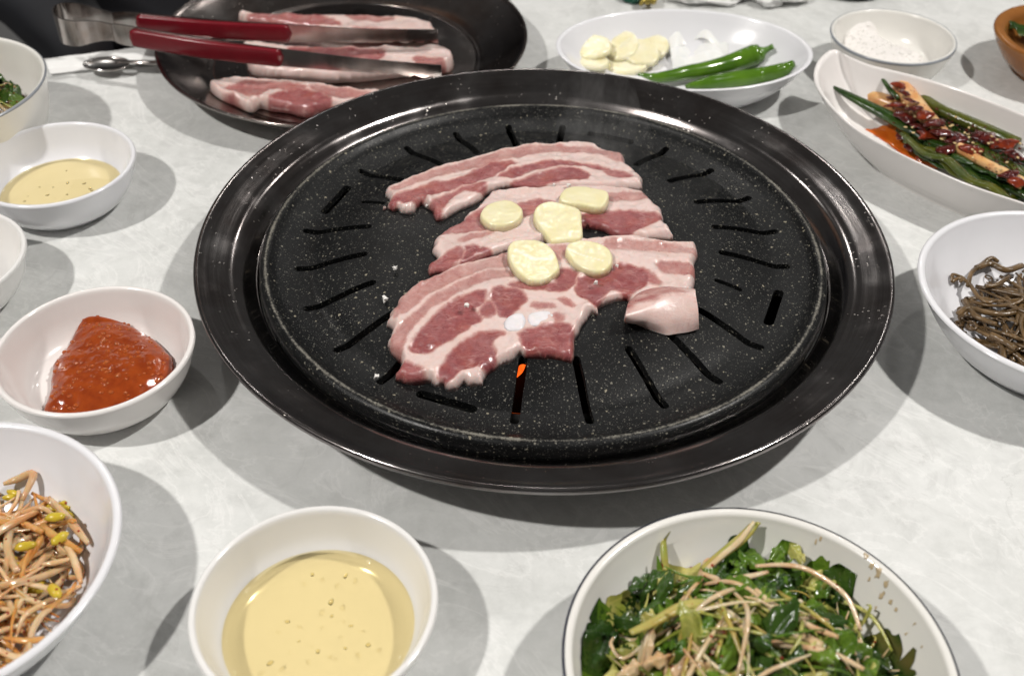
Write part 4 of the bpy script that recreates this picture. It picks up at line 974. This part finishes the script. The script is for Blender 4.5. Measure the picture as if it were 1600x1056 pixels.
def splat(x, y, z, r, seed, m, parent=kroot):
    """flat irregular smear of sauce"""
    p = at(x, y, z); rg_ = random.Random(seed)
    O = [(p[0] + r * rg_.uniform(.7, 1.35) * math.cos(q), p[1] + r * rg_.uniform(.5, 1.1) * math.sin(q)) for q in np.linspace(0, 6.283, 11)[:-1]]
    tx, ty = rg_.uniform(-.25, .25), rg_.uniform(-.25, .25)
    return pillow('sauce_smear', np.array(O), lambda X, Y: np.full(len(X), z - r * .2) + tx * (X - p[0]) + ty * (Y - p[1]), r * .36, r * .8, max(r / 11, .0004), m, parent, r * .12, 260, lambda Q, d: -3.5 * ((Q[:, 0] - p[0]) ** 2 + (Q[:, 1] - p[1]) ** 2) / r * .12, None, r * .10, seed)
for k, (x, y, z, q) in enumerate(((1405, 131, .0275, .0048), (1413, 143, .028, .0040), (1424, 156, .0275, .0045), (1402, 162, .020, .0065), (1416, 180, .021, .0075), (1430, 168, .026, .0050), (1445, 178, .026, .0055), (1458, 190, .025, .0075), (1475, 205, .023, .0085), (1452, 208, .019, .0080), (1495, 214, .0215, .0070), (1436, 196, .019, .0065), (1520, 232, .020, .0080), (1480, 232, .0195, .0060), (1540, 212, .0205, .0085), (1565, 222, .0205, .0080), (1585, 238, .0205, .0070), (1577, 270, .0215, .0060), (1592, 282, .0215, .0060), (1425, 228, .013, .0060), (1410, 212, .012, .0045), (1440, 246, .0115, .0040), (1395, 152, .019, .0035))):
    splat(x, y, z, q, k, M_SAUCE if k % 3 else M_SAUCE2)
gv, gf = [], []
for k in range(420):
    sx = rnd.random(); x, y = 1395 + sx * 205, 150 + sx * 105 + rnd.gauss(0, 20); z = rnd.uniform(.017, .0255) - abs(y - 165 - sx * 85) * .00012
    w_ = at(x, y, z); dd, _ = seg_dist(np.array([w_[:2]]), BO)
    if dd[0] < .013: continue
    r = rnd.uniform(.0004, .0010); bm = bmesh.new(); bmesh.ops.create_icosphere(bm, subdivisions=1, radius=1); o0 = len(gv)
    for q in bm.verts: gv.append((w_[0] + q.co.x * r * rnd.uniform(.7, 1.5), w_[1] + q.co.y * r * rnd.uniform(.7, 1.3), z + q.co.z * r * .55))
    for f in bm.faces: gf.append([o0 + q.index for q in f.verts])
    bm.free()
tag(mesh_obj('chilli_bits', gv, gf, M_SAUCE, kroot), None, None, None, 'stuff')
M_SESAME = simple('sesame_seed', (0.68, 0.50, 0.24), 0.35, 0.2, 400)
for k in range(46):
    s = rnd.random(); x, y = 1405 + s * 190, 160 + s * 85 + rnd.uniform(-25, 40); p = at(x, y, .021)
    dd, _ = seg_dist(np.array([p[:2]]), BO)
    if dd[0] < .016: continue
    blob('sesame_seed', p, (.0014, .0009, .0006), M_SESAME, kroot, k, 1, .1, k)

# ------------------------------------------------------------------ garlic, onion and peppers in the oval dish
gslices = ((925, 99, .0150, .0100, .0006, 'garlic slice at the left end of the oval dish, against the grill rim'), (982, 106, .0165, .0095, .0006, 'garlic slice lowest in the pile, just above the grill rim'), (1013, 96, .0095, .0070, .001, 'small garlic slice tucked under the right side of the pile'), (930, 77, .0150, .0125, .0035, 'garlic slice highest at the left of the oval dish'), (1023, 78, .0125, .0120, .0015, 'garlic slice at the right back of the pile, beside the onion'), (977, 76, .0125, .0140, .0045, 'upright oval garlic slice in the middle back of the garlic pile'), (1003, 87, .0160, .0110, .0062, 'garlic slice in front at the right of the pile, glossy patch on it'))
for k, (x, y, rx, ry, off, lab) in enumerate(gslices):
    p = on(x, y, dish_z, off); rg_ = random.Random(k + 60); a = rg_.uniform(-.5, .5); ca, sa = math.cos(a), math.sin(a)
    O = []
    for q in np.linspace(0, 6.283, 13)[:-1]:
        u, v = rx * math.cos(q) * (1 - .18 * math.cos(q)) * rg_.uniform(.92, 1.06), ry * math.sin(q) * (1 - .15 * math.cos(q)) * rg_.uniform(.92, 1.06); O.append((p[0] + u * ca - v * sa, p[1] + u * sa + v * ca))
    O = np.array(O); zb = p[2]; ti = rg_.uniform(-.2, .2); tj = rg_.uniform(.05, .35)
    o = pillow('garlic_slice', O, lambda X, Y: np.full(len(X), zb) + tj * (Y - p[1]) + ti * (X - p[0]), .0034, .0014, .0008, M_GARLIC, None, .0004, 110, None, {'core': lambda Q: np.clip(.2 + .5 * np.array([N(q[0] * 90, q[1] * 90, x) for q in Q]), 0, 1)}, .0006, x)
    tag(o, lab, 'garlic', 'garlic slices in the oval dish')
M_ONION = simple('sliced_onion', (0.82, 0.82, 0.80), 0.3, 0.05, 150, 0.2, 300, 0.1)
for i, (pp_, lab) in enumerate((([(1045, 78), (1065, 62), (1090, 50), (1115, 62), (1140, 78)], 'white onion slice arching highest behind the green peppers'), ([(1050, 90), (1075, 78), (1105, 74), (1130, 84)], 'white onion slice curved below the tallest one'), ([(1052, 103), (1080, 95), (1115, 92), (1145, 96)], 'white onion slice lying lowest beside the garlic pile'))):
    q = crom([on(x, y, dish_z, .006) for x, y in pp_], 6); V, F = [], []
    for k, c in enumerate(q):
        wv = .0018 * math.sin(k * .5 + i)
        for s in (0, 1):
            for tt in (0, 1): V.append((c[0], c[1] + tt * .0022 + s * .009, c[2] - .005 + s * (.0065 if i == 0 else .004) + wv))
    for k in range(len(q) - 1):
        a, b = 4 * k, 4 * k + 4
        for m_, n_ in ((0, 1), (1, 3), (3, 2), (2, 0)): F.append((a + m_, a + n_, b + n_, b + m_))
    F.append((0, 2, 3, 1)); l_ = 4 * (len(q) - 1); F.append((l_, l_ + 1, l_ + 3, l_ + 2))
    tag(mesh_obj('onion_slice', V, F, M_ONION, None, True, 50), lab, 'onion', 'onion slices in the oval dish')
M_PEP = simple('green_pepper', (0.05, 0.125, 0.008), 0.14, 0.45, 60, 0.10, 130, col2=(0.085, 0.185, 0.012))
M_PEPC = simple('pepper_calyx', (0.10, 0.22, 0.03), 0.35, 0.4, 200, 0.2, 300)
def pepper(pp_, rad, label, stem=None, zoff=.006):
    pts = []
    for x, y in pp_:
        pts.append(on(x, y, dish_z, zoff))
    o = empty('green_pepper', tuple(pts[len(pts) // 2] - np.array([0, 0, .004])), label, 'pepper', 'green chilli peppers in the oval dish')
    P = crom(pts, 6); P = P + np.array([[.0006 * N(i * .35, 2, 1), .0006 * N(i * .3, 7, 1), .0005 * N(i * .4, 4, 4)] for i in range(len(P))])
    rr = np.interp(np.linspace(0, 1, len(P)), np.linspace(0, 1, len(rad)), rad)
    V, F = tube_geo(P, rr, 18); mesh_obj('pepper_body', V, F, M_PEP, o)
    if stem:
        s = [pts[-1], *[on(x, y, dish_z, zoff * 1.1) for x, y in stem]]
        tube('stem', s, [.0046, .0026, .0019, .0022], M_PEPC, o, 10, 1, 5)
pepper([(996, 117), (1030, 121), (1075, 114), (1120, 106), (1155, 95), (1180, 86), (1190, 82)], [.0008, .0036, .0052, .0062, .0072, .0074, .0048], 'green chilli pepper with its pointed stem end up, at the back', [(1198, 78), (1208, 73)], .0075)
pepper([(1072, 136), (1110, 130), (1150, 124), (1190, 118), (1222, 110), (1240, 100)], [.0015, .0050, .0056, .0055, .0052, .0024], 'green chilli pepper lying in front, rounded end to the right', None, .006)

# ------------------------------------------------------------------ tray with pork and tongs
TC = (-0.1224, 0.7220)
tray = empty('steel_tray', (*TC, 0), 'round dark steel tray of raw pork behind the grill at the upper left', 'tray')
tr = lathe('tray_body', [(0, .0012), (.085, .0012), (.094, .0014), (.100, .0035), (.110, .0095), (.120, .0160), (.1255, .0200), (.1285, .0218), (.1300, .0220), (.1303, .0208), (.1290, .0196), (.1265, .0190), (.121, .0145), (.110, .0075), (.1005, .0012), (.095, .0003), (0, .0003)], M_TRAY, None, (0, 0, 0), 160, 4)
tr.location = (*TC, 0); tr.parent = tray; tr.matrix_parent_inverse = Matrix.Translation(-Vector(tray.location))
def tray_z(x, y):
    r = np.hypot(np.asarray(x) - TC[0], np.asarray(y) - TC[1]); return np.interp(r, [0, .094, .10, .11, .12, .13], [.0018, .002, .0042, .0102, .0165, .0225])
GT = 'pork belly slices on the tray'; og = (240, 0); sg = 1600 / 600
pork('pork_slice', [(355,50),(400,28),(520,28),(700,38),(780,35),(980,40),(1140,60),(1170,100),(1185,130),(1150,150),(900,150),(600,120),(380,90)], .010, [([(375,62),(420,32),(560,36),(700,45),(780,75),(640,82),(450,78)], .75), ([(800,42),(960,46),(1000,62),(850,60)], .6), ([(820,95),(1000,100),(1080,125),(900,125)], .5)], .0085, tray_z, 'raw pork slice at the back of the steel tray, behind the tongs', GT, M_MEAT2, 11, og, sg, .0012)
pork('pork_slice', [(370,150),(480,150),(650,165),(860,170),(1100,165),(1200,165),(1250,215),(1230,270),(1190,285),(1100,290),(900,315),(700,325),(500,312),(400,280),(380,200)], .010, [([(560,172),(640,172),(860,180),(960,190),(920,222),(760,218),(670,205),(570,195)], .92), ([(1080,215),(1200,225),(1215,255),(1120,255)], .7), ([(400,262),(600,280),(760,300),(980,305),(990,325),(700,322),(480,302)], .92)], .0085, tray_z, 'raw pork slice in the middle of the tray, between the two tong arms', GT, M_MEAT2, 12, og, sg, .0012)
pork('pork_slice', [(230,350),(260,305),(350,295),(500,300),(650,312),(800,335),(940,345),(1090,352),(1070,425),(880,450),(740,452),(640,468),(560,450),(480,440),(440,430),(400,455),(340,430),(270,405)], .010, [([(290,345),(380,312),(500,318),(630,330),(610,352),(480,352),(430,375),(340,365)], .66), ([(440,440),(480,380),(560,350),(640,352),(740,390),(710,422),(640,462),(520,440)], .85), ([(270,372),(330,378),(365,412),(300,405)], .7), ([(650,330),(800,348),(900,360),(760,385),(690,365)], .6)], .0085, tray_z, 'raw pork slice at the front of the tray, nearest the grill', GT, M_MEAT2, 13, og, sg, .0012)

M_RED = simple('red_grip', (0.18, 0.006, 0.014), 0.25, 0.25, 60, 0.05, 200)
tongs = empty('tongs', tuple(at(330, 75, .026)), 'steel tongs with two red grips lying across the tray', 'tongs')
def ribbon(name, pts, hts, mat, thick=.0011, sub=6, teeth=False):
    P = crom(pts, sub); n = len(P); H = np.interp(np.linspace(0, 1, n), np.linspace(0, 1, len(hts)), hts)
    T = np.gradient(P, axis=0); T[:, 2] = 0; T /= np.linalg.norm(T, axis=1)[:, None]
    V, F = [], []
    for i in range(n):
        nn = np.array([-T[i][1], T[i][0], 0]) * thick / 2; h = H[i] / 2
        lo = h + (.0010 * math.sin(i * 2.1) if teeth and i > n * .86 else 0)
        V += [P[i] + nn + (0, 0, h), P[i] - nn + (0, 0, h), P[i] - nn - (0, 0, lo), P[i] + nn - (0, 0, lo)]
    for i in range(n - 1):
        a, b = 4 * i, 4 * i + 4
        for k in range(4): F.append((a + k, a + (k + 1) % 4, b + (k + 1) % 4, b + k))
    F.append((3, 2, 1, 0)); l_ = 4 * (n - 1); F.append((l_, l_ + 1, l_ + 2, l_ + 3))
    return mesh_obj(name, V, F, mat, tongs, True, 40), P
zb_, zt = .036, .021
back = [(178, 33), (205, 35), (330, 46), (455, 52), (570, 56), (684, 56)]
front = [(176, 51), (198, 56), (320, 76), (440, 90), (570, 103), (690, 112)]
zz = [.036, .0355, .033, .029, .025, .022]
bowp = [(178, 33), (160, 30), (140, 26), (118, 24), (100, 26), (89, 33), (90, 44), (100, 50), (118, 53), (140, 50), (158, 49), (176, 51)]
ribbon('bow', [at(x, y, .0362) for x, y in bowp], [.012, .015, .0185, .0195, .0195, .0185, .015, .012], M_TONG, sub=5)
ribbon('arm', [at(x, y, z) for (x, y), z in zip(back, zz)], [.012, .0150, .0150, .0125, .010, .009], M_TONG, teeth=True, sub=14)
ribbon('arm', [at(x, y, z) for (x, y), z in zip(front, zz)], [.012, .0150, .0150, .0125, .010, .009], M_TONG, teeth=True, sub=14)
def grip(pp_, z):
    P = crom([at(x, y, q) for (x, y), q in zip(pp_, z)], 26); n = len(P)
    T = np.gradient(P, axis=0); T[:, 2] = 0; T /= np.linalg.norm(T, axis=1)[:, None]
    V, F = [], []; K = 16
    for i in range(n):
        nn = np.array([-T[i][1], T[i][0], 0]); e = min(1, math.sqrt(max(0, 1 - max(0, 1 - min(i, n - 1 - i) / 2.6) ** 2)) + .1)
        for k in range(K):
            a = 2 * math.pi * k / K; cs, sn = math.cos(a), math.sin(a)
            f = lambda v: math.copysign(abs(v) ** .55, v)
            V.append(P[i] + nn * .0021 * f(cs) * e + np.array([0, 0, 1]) * .0062 * f(sn) * e)
    for i in range(n - 1):
        for k in range(K): F.append((i * K + k, i * K + (k + 1) % K, (i + 1) * K + (k + 1) % K, (i + 1) * K + k))
    F.append(tuple(range(K))[::-1]); F.append(tuple((n - 1) * K + k for k in range(K)))
    mesh_obj('grip', V, F, M_RED, tongs, True, 50)
grip([(212, 37), (330, 47), (456, 53)], [.0355, .033, .029])
grip([(202, 59), (320, 78), (442, 92)], [.0355, .033, .029])

# ------------------------------------------------------------------ napkin, spoon and things at the far edge
M_PAPER = simple('paper_napkin', (0.80, 0.80, 0.79), 0.85, 0.04, 60, 0.15, 300)
def napkin():
    c = [at(70, 96, 0), at(236, 76, 0), at(300, 96, 0), at(80, 120, 0)]
    n, m = 30, 14; V, F = [], []
    for i in range(n):
        for j in range(m):
            u, v = i / (n - 1), j / (m - 1)
            p = (c[0] * (1 - u) + c[1] * u) * (1 - v) + (c[3] * (1 - u) + c[2] * u) * v
            p = p + np.array([0, 0, .002 + .0012 * N(u * 4, v * 3, 1) + .0035 * math.exp(-((v - .45) / .12) ** 2) * (1 - u * .6)]); V.append(p)
    for i in range(n - 1):
        for j in range(m - 1): a = i * m + j; F.append((a, a + 1, a + m + 1, a + m))
    o0 = len(V); V += [p - np.array([0, 0, .0012]) for p in V]; F += [(o0 + d, o0 + c_, o0 + b, o0 + a) for a, b, c_, d in F[:]]
    tag(mesh_obj('napkin', V, F, M_PAPER), 'folded white paper napkin at the table edge under the spoon', 'napkin')
napkin()
spoon = empty('spoon', tuple(at(165, 100, .005)), 'steel spoon lying on the napkin beside the tray, bowl to the left', 'spoon')
sp_ = at(166, 98, .009); bm = bmesh.new(); bmesh.ops.create_uvsphere(bm, u_segments=24, v_segments=12, radius=1)
for v in bm.verts:
    z = v.co.z; v.co = Vector((sp_[0] + v.co.x * .0165, sp_[1] + v.co.y * .0105, .0085 + (abs(z) * -.004 if z < 0 else -z * .0028)))
me = bpy.data.meshes.new('spoon_bowl'); bm.to_mesh(me); bm.free(); link('spoon_bowl', me, M_TONG, spoon)
tube('handle', [at(181, 97, .0085), at(205, 97, .010), at(235, 98, .010), at(262, 99, .008)], [.0016, .002, .0026, .003], M_TONG, spoon, 10, .45, 5)

M_TISSUE = simple('crumpled_tissue', (0.78, 0.78, 0.77), 0.9, 0.05, 80, 0.3, 400)
def tissue(x, y, rx, ry, rz, label, seed):
    p = at(x, y, 0); bm = bmesh.new(); bmesh.ops.create_icosphere(bm, subdivisions=5, radius=1)
    for v in bm.verts:
        q = v.co * 2.1; k = 1 + .30 * N(q.x + seed, q.y, q.z) - .22 * abs(N(q.x * 2.3, q.y * 2.3 + seed, q.z * 2.3)) - .1 * abs(N(q.x * 5, q.y * 5 + seed, q.z * 5))
        v.co = Vector((p[0] + v.co.x * k * rx, p[1] + v.co.y * k * ry, max(.0005, rz * .7 + v.co.z * k * rz)))
    me = bpy.data.meshes.new('tissue'); bm.to_mesh(me); bm.free(); tag(link('crumpled_tissue', me, M_TISSUE), label, 'tissue', 'crumpled tissues')
tissue(1100, -4, .034, .022, .008, 'flat crumpled white tissue just behind the oval dish', 2)
tissue(1208, -2, .030, .022, .013, 'thick crumpled white tissue behind the right end of the oval dish', 6)
M_BOT = simple('dark_green_glass', (0.006, 0.02, 0.010), 0.08, 0.4, 40)
b = at(1328, -12, 0); bot = empty('bottle', (b[0], b[1], 0), 'dark green bottle standing at the top edge behind the salt bowl', 'bottle')
lathe('bottle_body', [(0, .003), (.022, .002), (.030, .0006), (.0325, .004), (.033, .012), (.033, .10), (.032, .125), (.024, .155), (.0145, .175), (.0135, .205), (.0145, .207), (.0145, .214), (.0125, .215), (0, .215)], M_BOT, bot, (b[0], b[1] + .012, 0), 64, 3)
M_GRN = simple('green_foil', (0.01, 0.09, 0.055), 0.3, 0.3, 60, metal=.3); M_GOLD = simple('gold_foil', (0.55, 0.42, 0.10), 0.28, 0.3, 90, 0.3, 250, metal=.7)
pk_ = empty('foil_packet', tuple(at(1002, 0, 0)), 'small green and gold foil packet at the top edge behind the oval dish', 'packet')
blob('packet_body', at(990, 2, .003) + np.array([0, .012, 0]), (.012, .014, .0045), M_GRN, pk_, 4, 3, .25)
for k in range(3): tube('gold_band', [at(1002 + k * 9, 8 - k, .004), at(1006 + k * 8, -2, .009), at(1009 + k * 8, -14, .005)], [.0022, .003, .0022], M_GOLD, pk_, 8, .6, 4)

# brown stoneware bowl with greens
M_BROWN = simple('brown_stoneware', (0.36, 0.15, 0.035), 0.22, 0.35, 30, 0.15, 200, col2=(0.24, 0.085, 0.018))
br = empty('stoneware_bowl', (*C_BR, 0), 'brown stoneware bowl of greens at the upper right corner', 'bowl')
lathe('bowl_body', [(0, .002), (.024, .002), (.026, 0), (.030, 0), (.032, .003), (.041, .010), (.049, .021), (.0515, .026), (.0527, .0285), (.0522, .0302), (.0500, .0308), (.0465, .0300), (.0435, .0270), (.041, .020), (.034, .010), (.02, .007), (0, .0065)], M_BROWN, br, (*C_BR, 0), 96, 4)
brz = lambda x, y: .02
gr_ = empty('seasoned_greens', (*C_BR, .01), 'dark green seasoned leaves in the brown stoneware bowl', 'greens')
rnd = random.Random(3)
for k in range(26):
    a, q = rnd.uniform(0, 6.28), .034 * math.sqrt(rnd.random())
    leaf_mesh('leaf', (C_BR[0] + q * math.cos(a), C_BR[1] + q * math.sin(a), .021 + rnd.uniform(0, .006) + .004 * (1 - q / .034)), rnd.uniform(.008, .013), rnd.uniform(0, 6.28), .5, rnd, M_LEAF[0], gr_)

# ------------------------------------------------------------------ person in black beyond the table
M_COAT = simple('black_coat', (0.012, 0.013, 0.018), 0.75, 0.4, 14, 0.5, 60)
def person():
    root = empty('person', (-0.30, 1.12, -0.74), 'person in black clothing seated beyond the far left table edge, hands in lap', 'person')
    J = {'pelvis': (-.30, 1.14, -.22, .15, .12), 'belly': (-.30, 1.13, -.08, .155, .12), 'chest': (-.30, 1.15, .12, .17, .12), 'neckb': (-.30, 1.17, .27, .10, .08), 'neck': (-.30, 1.16, .33, .055, .055),
         'shL': (-.13, 1.16, .22, .07, .07), 'elL': (-.06, 1.06, -.04, .05, .05), 'wrL': (-.20, .96, -.13, .036, .036),
         'shR': (-.47, 1.16, .22, .07, .07), 'elR': (-.55, 1.06, -.04, .05, .05), 'wrR': (-.40, .96, -.13, .036, .036),
         'hipL': (-.20, 1.10, -.24, .10, .09), 'knL': (-.16, .72, -.22, .07, .065), 'anL': (-.16, .74, -.66, .045, .045), 'toL': (-.16, .60, -.71, .04, .03),
         'hipR': (-.40, 1.10, -.24, .10, .09), 'knR': (-.46, .72, -.22, .07, .065), 'anR': (-.46, .74, -.66, .045, .045), 'toR': (-.46, .60, -.71, .04, .03)}
    E = [('pelvis', 'belly'), ('belly', 'chest'), ('chest', 'neckb'), ('neckb', 'neck'), ('neckb', 'shL'), ('shL', 'elL'), ('elL', 'wrL'), ('neckb', 'shR'), ('shR', 'elR'), ('elR', 'wrR'), ('pelvis', 'hipL'), ('hipL', 'knL'), ('knL', 'anL'), ('anL', 'toL'), ('pelvis', 'hipR'), ('hipR', 'knR'), ('knR', 'anR'), ('anR', 'toR')]
    nm = list(J); me = bpy.data.meshes.new('body'); me.from_pydata([J[k][:3] for k in nm], [(nm.index(a), nm.index(b)) for a, b in E], [])
    o = bpy.data.objects.new('body', me); COL.objects.link(o)
    o.modifiers.new('s', 'SKIN'); sk = me.skin_vertices[0].data if me.skin_vertices else None
    if sk is None:
        bm = bmesh.new(); bm.from_mesh(me); lay = bm.verts.layers.skin.verify(); bm.to_mesh(me); bm.free(); sk = me.skin_vertices[0].data
    for i, k in enumerate(nm): sk[i].radius = J[k][3:5]; sk[i].use_root = (k == 'pelvis')
    m = o.modifiers.new('u', 'SUBSURF'); m.levels = m.render_levels = 3
    dg = bpy.context.evaluated_depsgraph_get(); dg.update(); me2 = bpy.data.meshes.new_from_object(o.evaluated_get(dg)); bpy.data.objects.remove(o)
    for v in me2.vertices:
        n = N(v.co.x * 9, v.co.y * 9, v.co.z * 14) * .012 + N(v.co.x * 22, v.co.y * 22, v.co.z * 30) * .006; v.co += v.normal * n
    link('body', me2, M_COAT, root)
    M_SK = simple('skin', (0.55, 0.36, 0.27), 0.5, 0.1, 40, 0, 1, 0.2); M_H = simple('dark_hair', (0.012, 0.010, 0.009), 0.5, 0.3, 80)
    bm = bmesh.new(); bmesh.ops.create_uvsphere(bm, u_segments=32, v_segments=24, radius=1)
    for v in bm.verts:
        x, y, z = v.co
        f = 1.0
        if z < 0: x *= 1 - .25 * z * z
        nose = .022 * math.exp(-((x / .16) ** 2 + ((z + .18) / .22) ** 2)) if y < 0 else 0
        eye = sum(-.010 * math.exp(-(((x - s * .36) / .18) ** 2 + ((z - .02) / .12) ** 2)) for s in (-1, 1)) if y < 0 else 0
        mouth = .004 * math.exp(-((x / .3) ** 2 + ((z + .55) / .07) ** 2)) if y < 0 else 0
        v.co = (-.30 + x * .076, 1.135 + y * .098 - nose - eye - mouth, .455 + z * .118)
    me = bpy.data.meshes.new('head'); bm.to_mesh(me); bm.free(); link('head', me, M_SK, root)
    for s in (-1, 1):
        blob('ear', (-.30 + s * .076, 1.15, .45), (.010, .020, .030), M_SK, root, s + 2, 2, .1)
        blob('eye', (-.30 + s * .028, 1.052, .458), (.011, .006, .006), M_H, root, s + 4, 2, .05)
    bm = bmesh.new(); bmesh.ops.create_icosphere(bm, subdivisions=4, radius=1)
    bmesh.ops.delete(bm, geom=[v for v in bm.verts if v.co.z < -.25 - .5 * v.co.y and v.co.y < .6 or (v.co.y < -.55 and v.co.z < .45)], context='VERTS')
    for v in bm.verts: v.co = Vector((-.30 + v.co.x * .085, 1.145 + v.co.y * .104, .465 + v.co.z * .122)) * 1.0
    me = bpy.data.meshes.new('hair'); bm.to_mesh(me); bm.free(); link('hair', me, M_H, root)
    for s in (-1, 1):                      # hands resting in the lap
        wx = -.30 + s * .10; bx = np.array([wx, .96, -.135])
        blob('palm', bx + np.array([-s * .03, -.02, -.005]), (.042, .030, .014), M_SK, root, s + 7, 3, .1, s * .5)
        for f in range(4):
            st_ = bx + np.array([-s * (.055 - f * .004), -.035 + f * .018, -.006]); L = (.062, .070, .066, .052)[f]
            tube('finger', [st_, st_ + np.array([-s * L * .5, -.008, .004]), st_ + np.array([-s * L * .85, -.012, -.010])], [.009, .0085, .007], M_SK, root, 8, 1, 4)
        tube('thumb', [bx + np.array([-s * .01, -.045, 0]), bx + np.array([-s * .035, -.068, .004]), bx + np.array([-s * .06, -.075, 0])], [.011, .010, .008], M_SK, root, 8, 1, 4)
person()

# ------------------------------------------------------------------ faint smoke off the hot plate
def smoke():
    a = at(985, 285, .034); b = at(975, 235, .055); c = at(945, 190, .085); d = at(925, 165, .115)
    V, F = tube_geo(crom([a, b, c, d], 6), np.interp(np.linspace(0, 1, 19), [0, .4, 1], [.010, .018, .022]), 20)
    bm = bmesh.new(); vs = [bm.verts.new(v) for v in V]
    for f in F: bm.faces.new([vs[k] for k in f])
    bmesh.ops.recalc_face_normals(bm, faces=bm.faces[:])
    me = bpy.data.meshes.new('smoke'); bm.to_mesh(me); bm.free()
    t = NT('smoke_vapour'); t.t.nodes.remove(t.b)
    pv = t.n('ShaderNodeVolumeScatter'); pv.inputs['Color'].default_value = (.97, .96, .95, 1); pv.inputs['Anisotropy'].default_value = 0.0
    nz = t.noise(70, 4, .6, t.mapping((1, 1, .45)), 1.5)
    t.l(t.math('MULTIPLY', t.ramp(nz, [(.48, 0.0), (.72, 1.0)]), 5.0), pv.inputs['Density'])
    t.l(pv.outputs[0], t.out.inputs['Volume'])
    o = link('smoke', me, t.m); tag(o, 'faint wisp of smoke rising behind the back pork slice', 'smoke', None, 'stuff')
smoke()
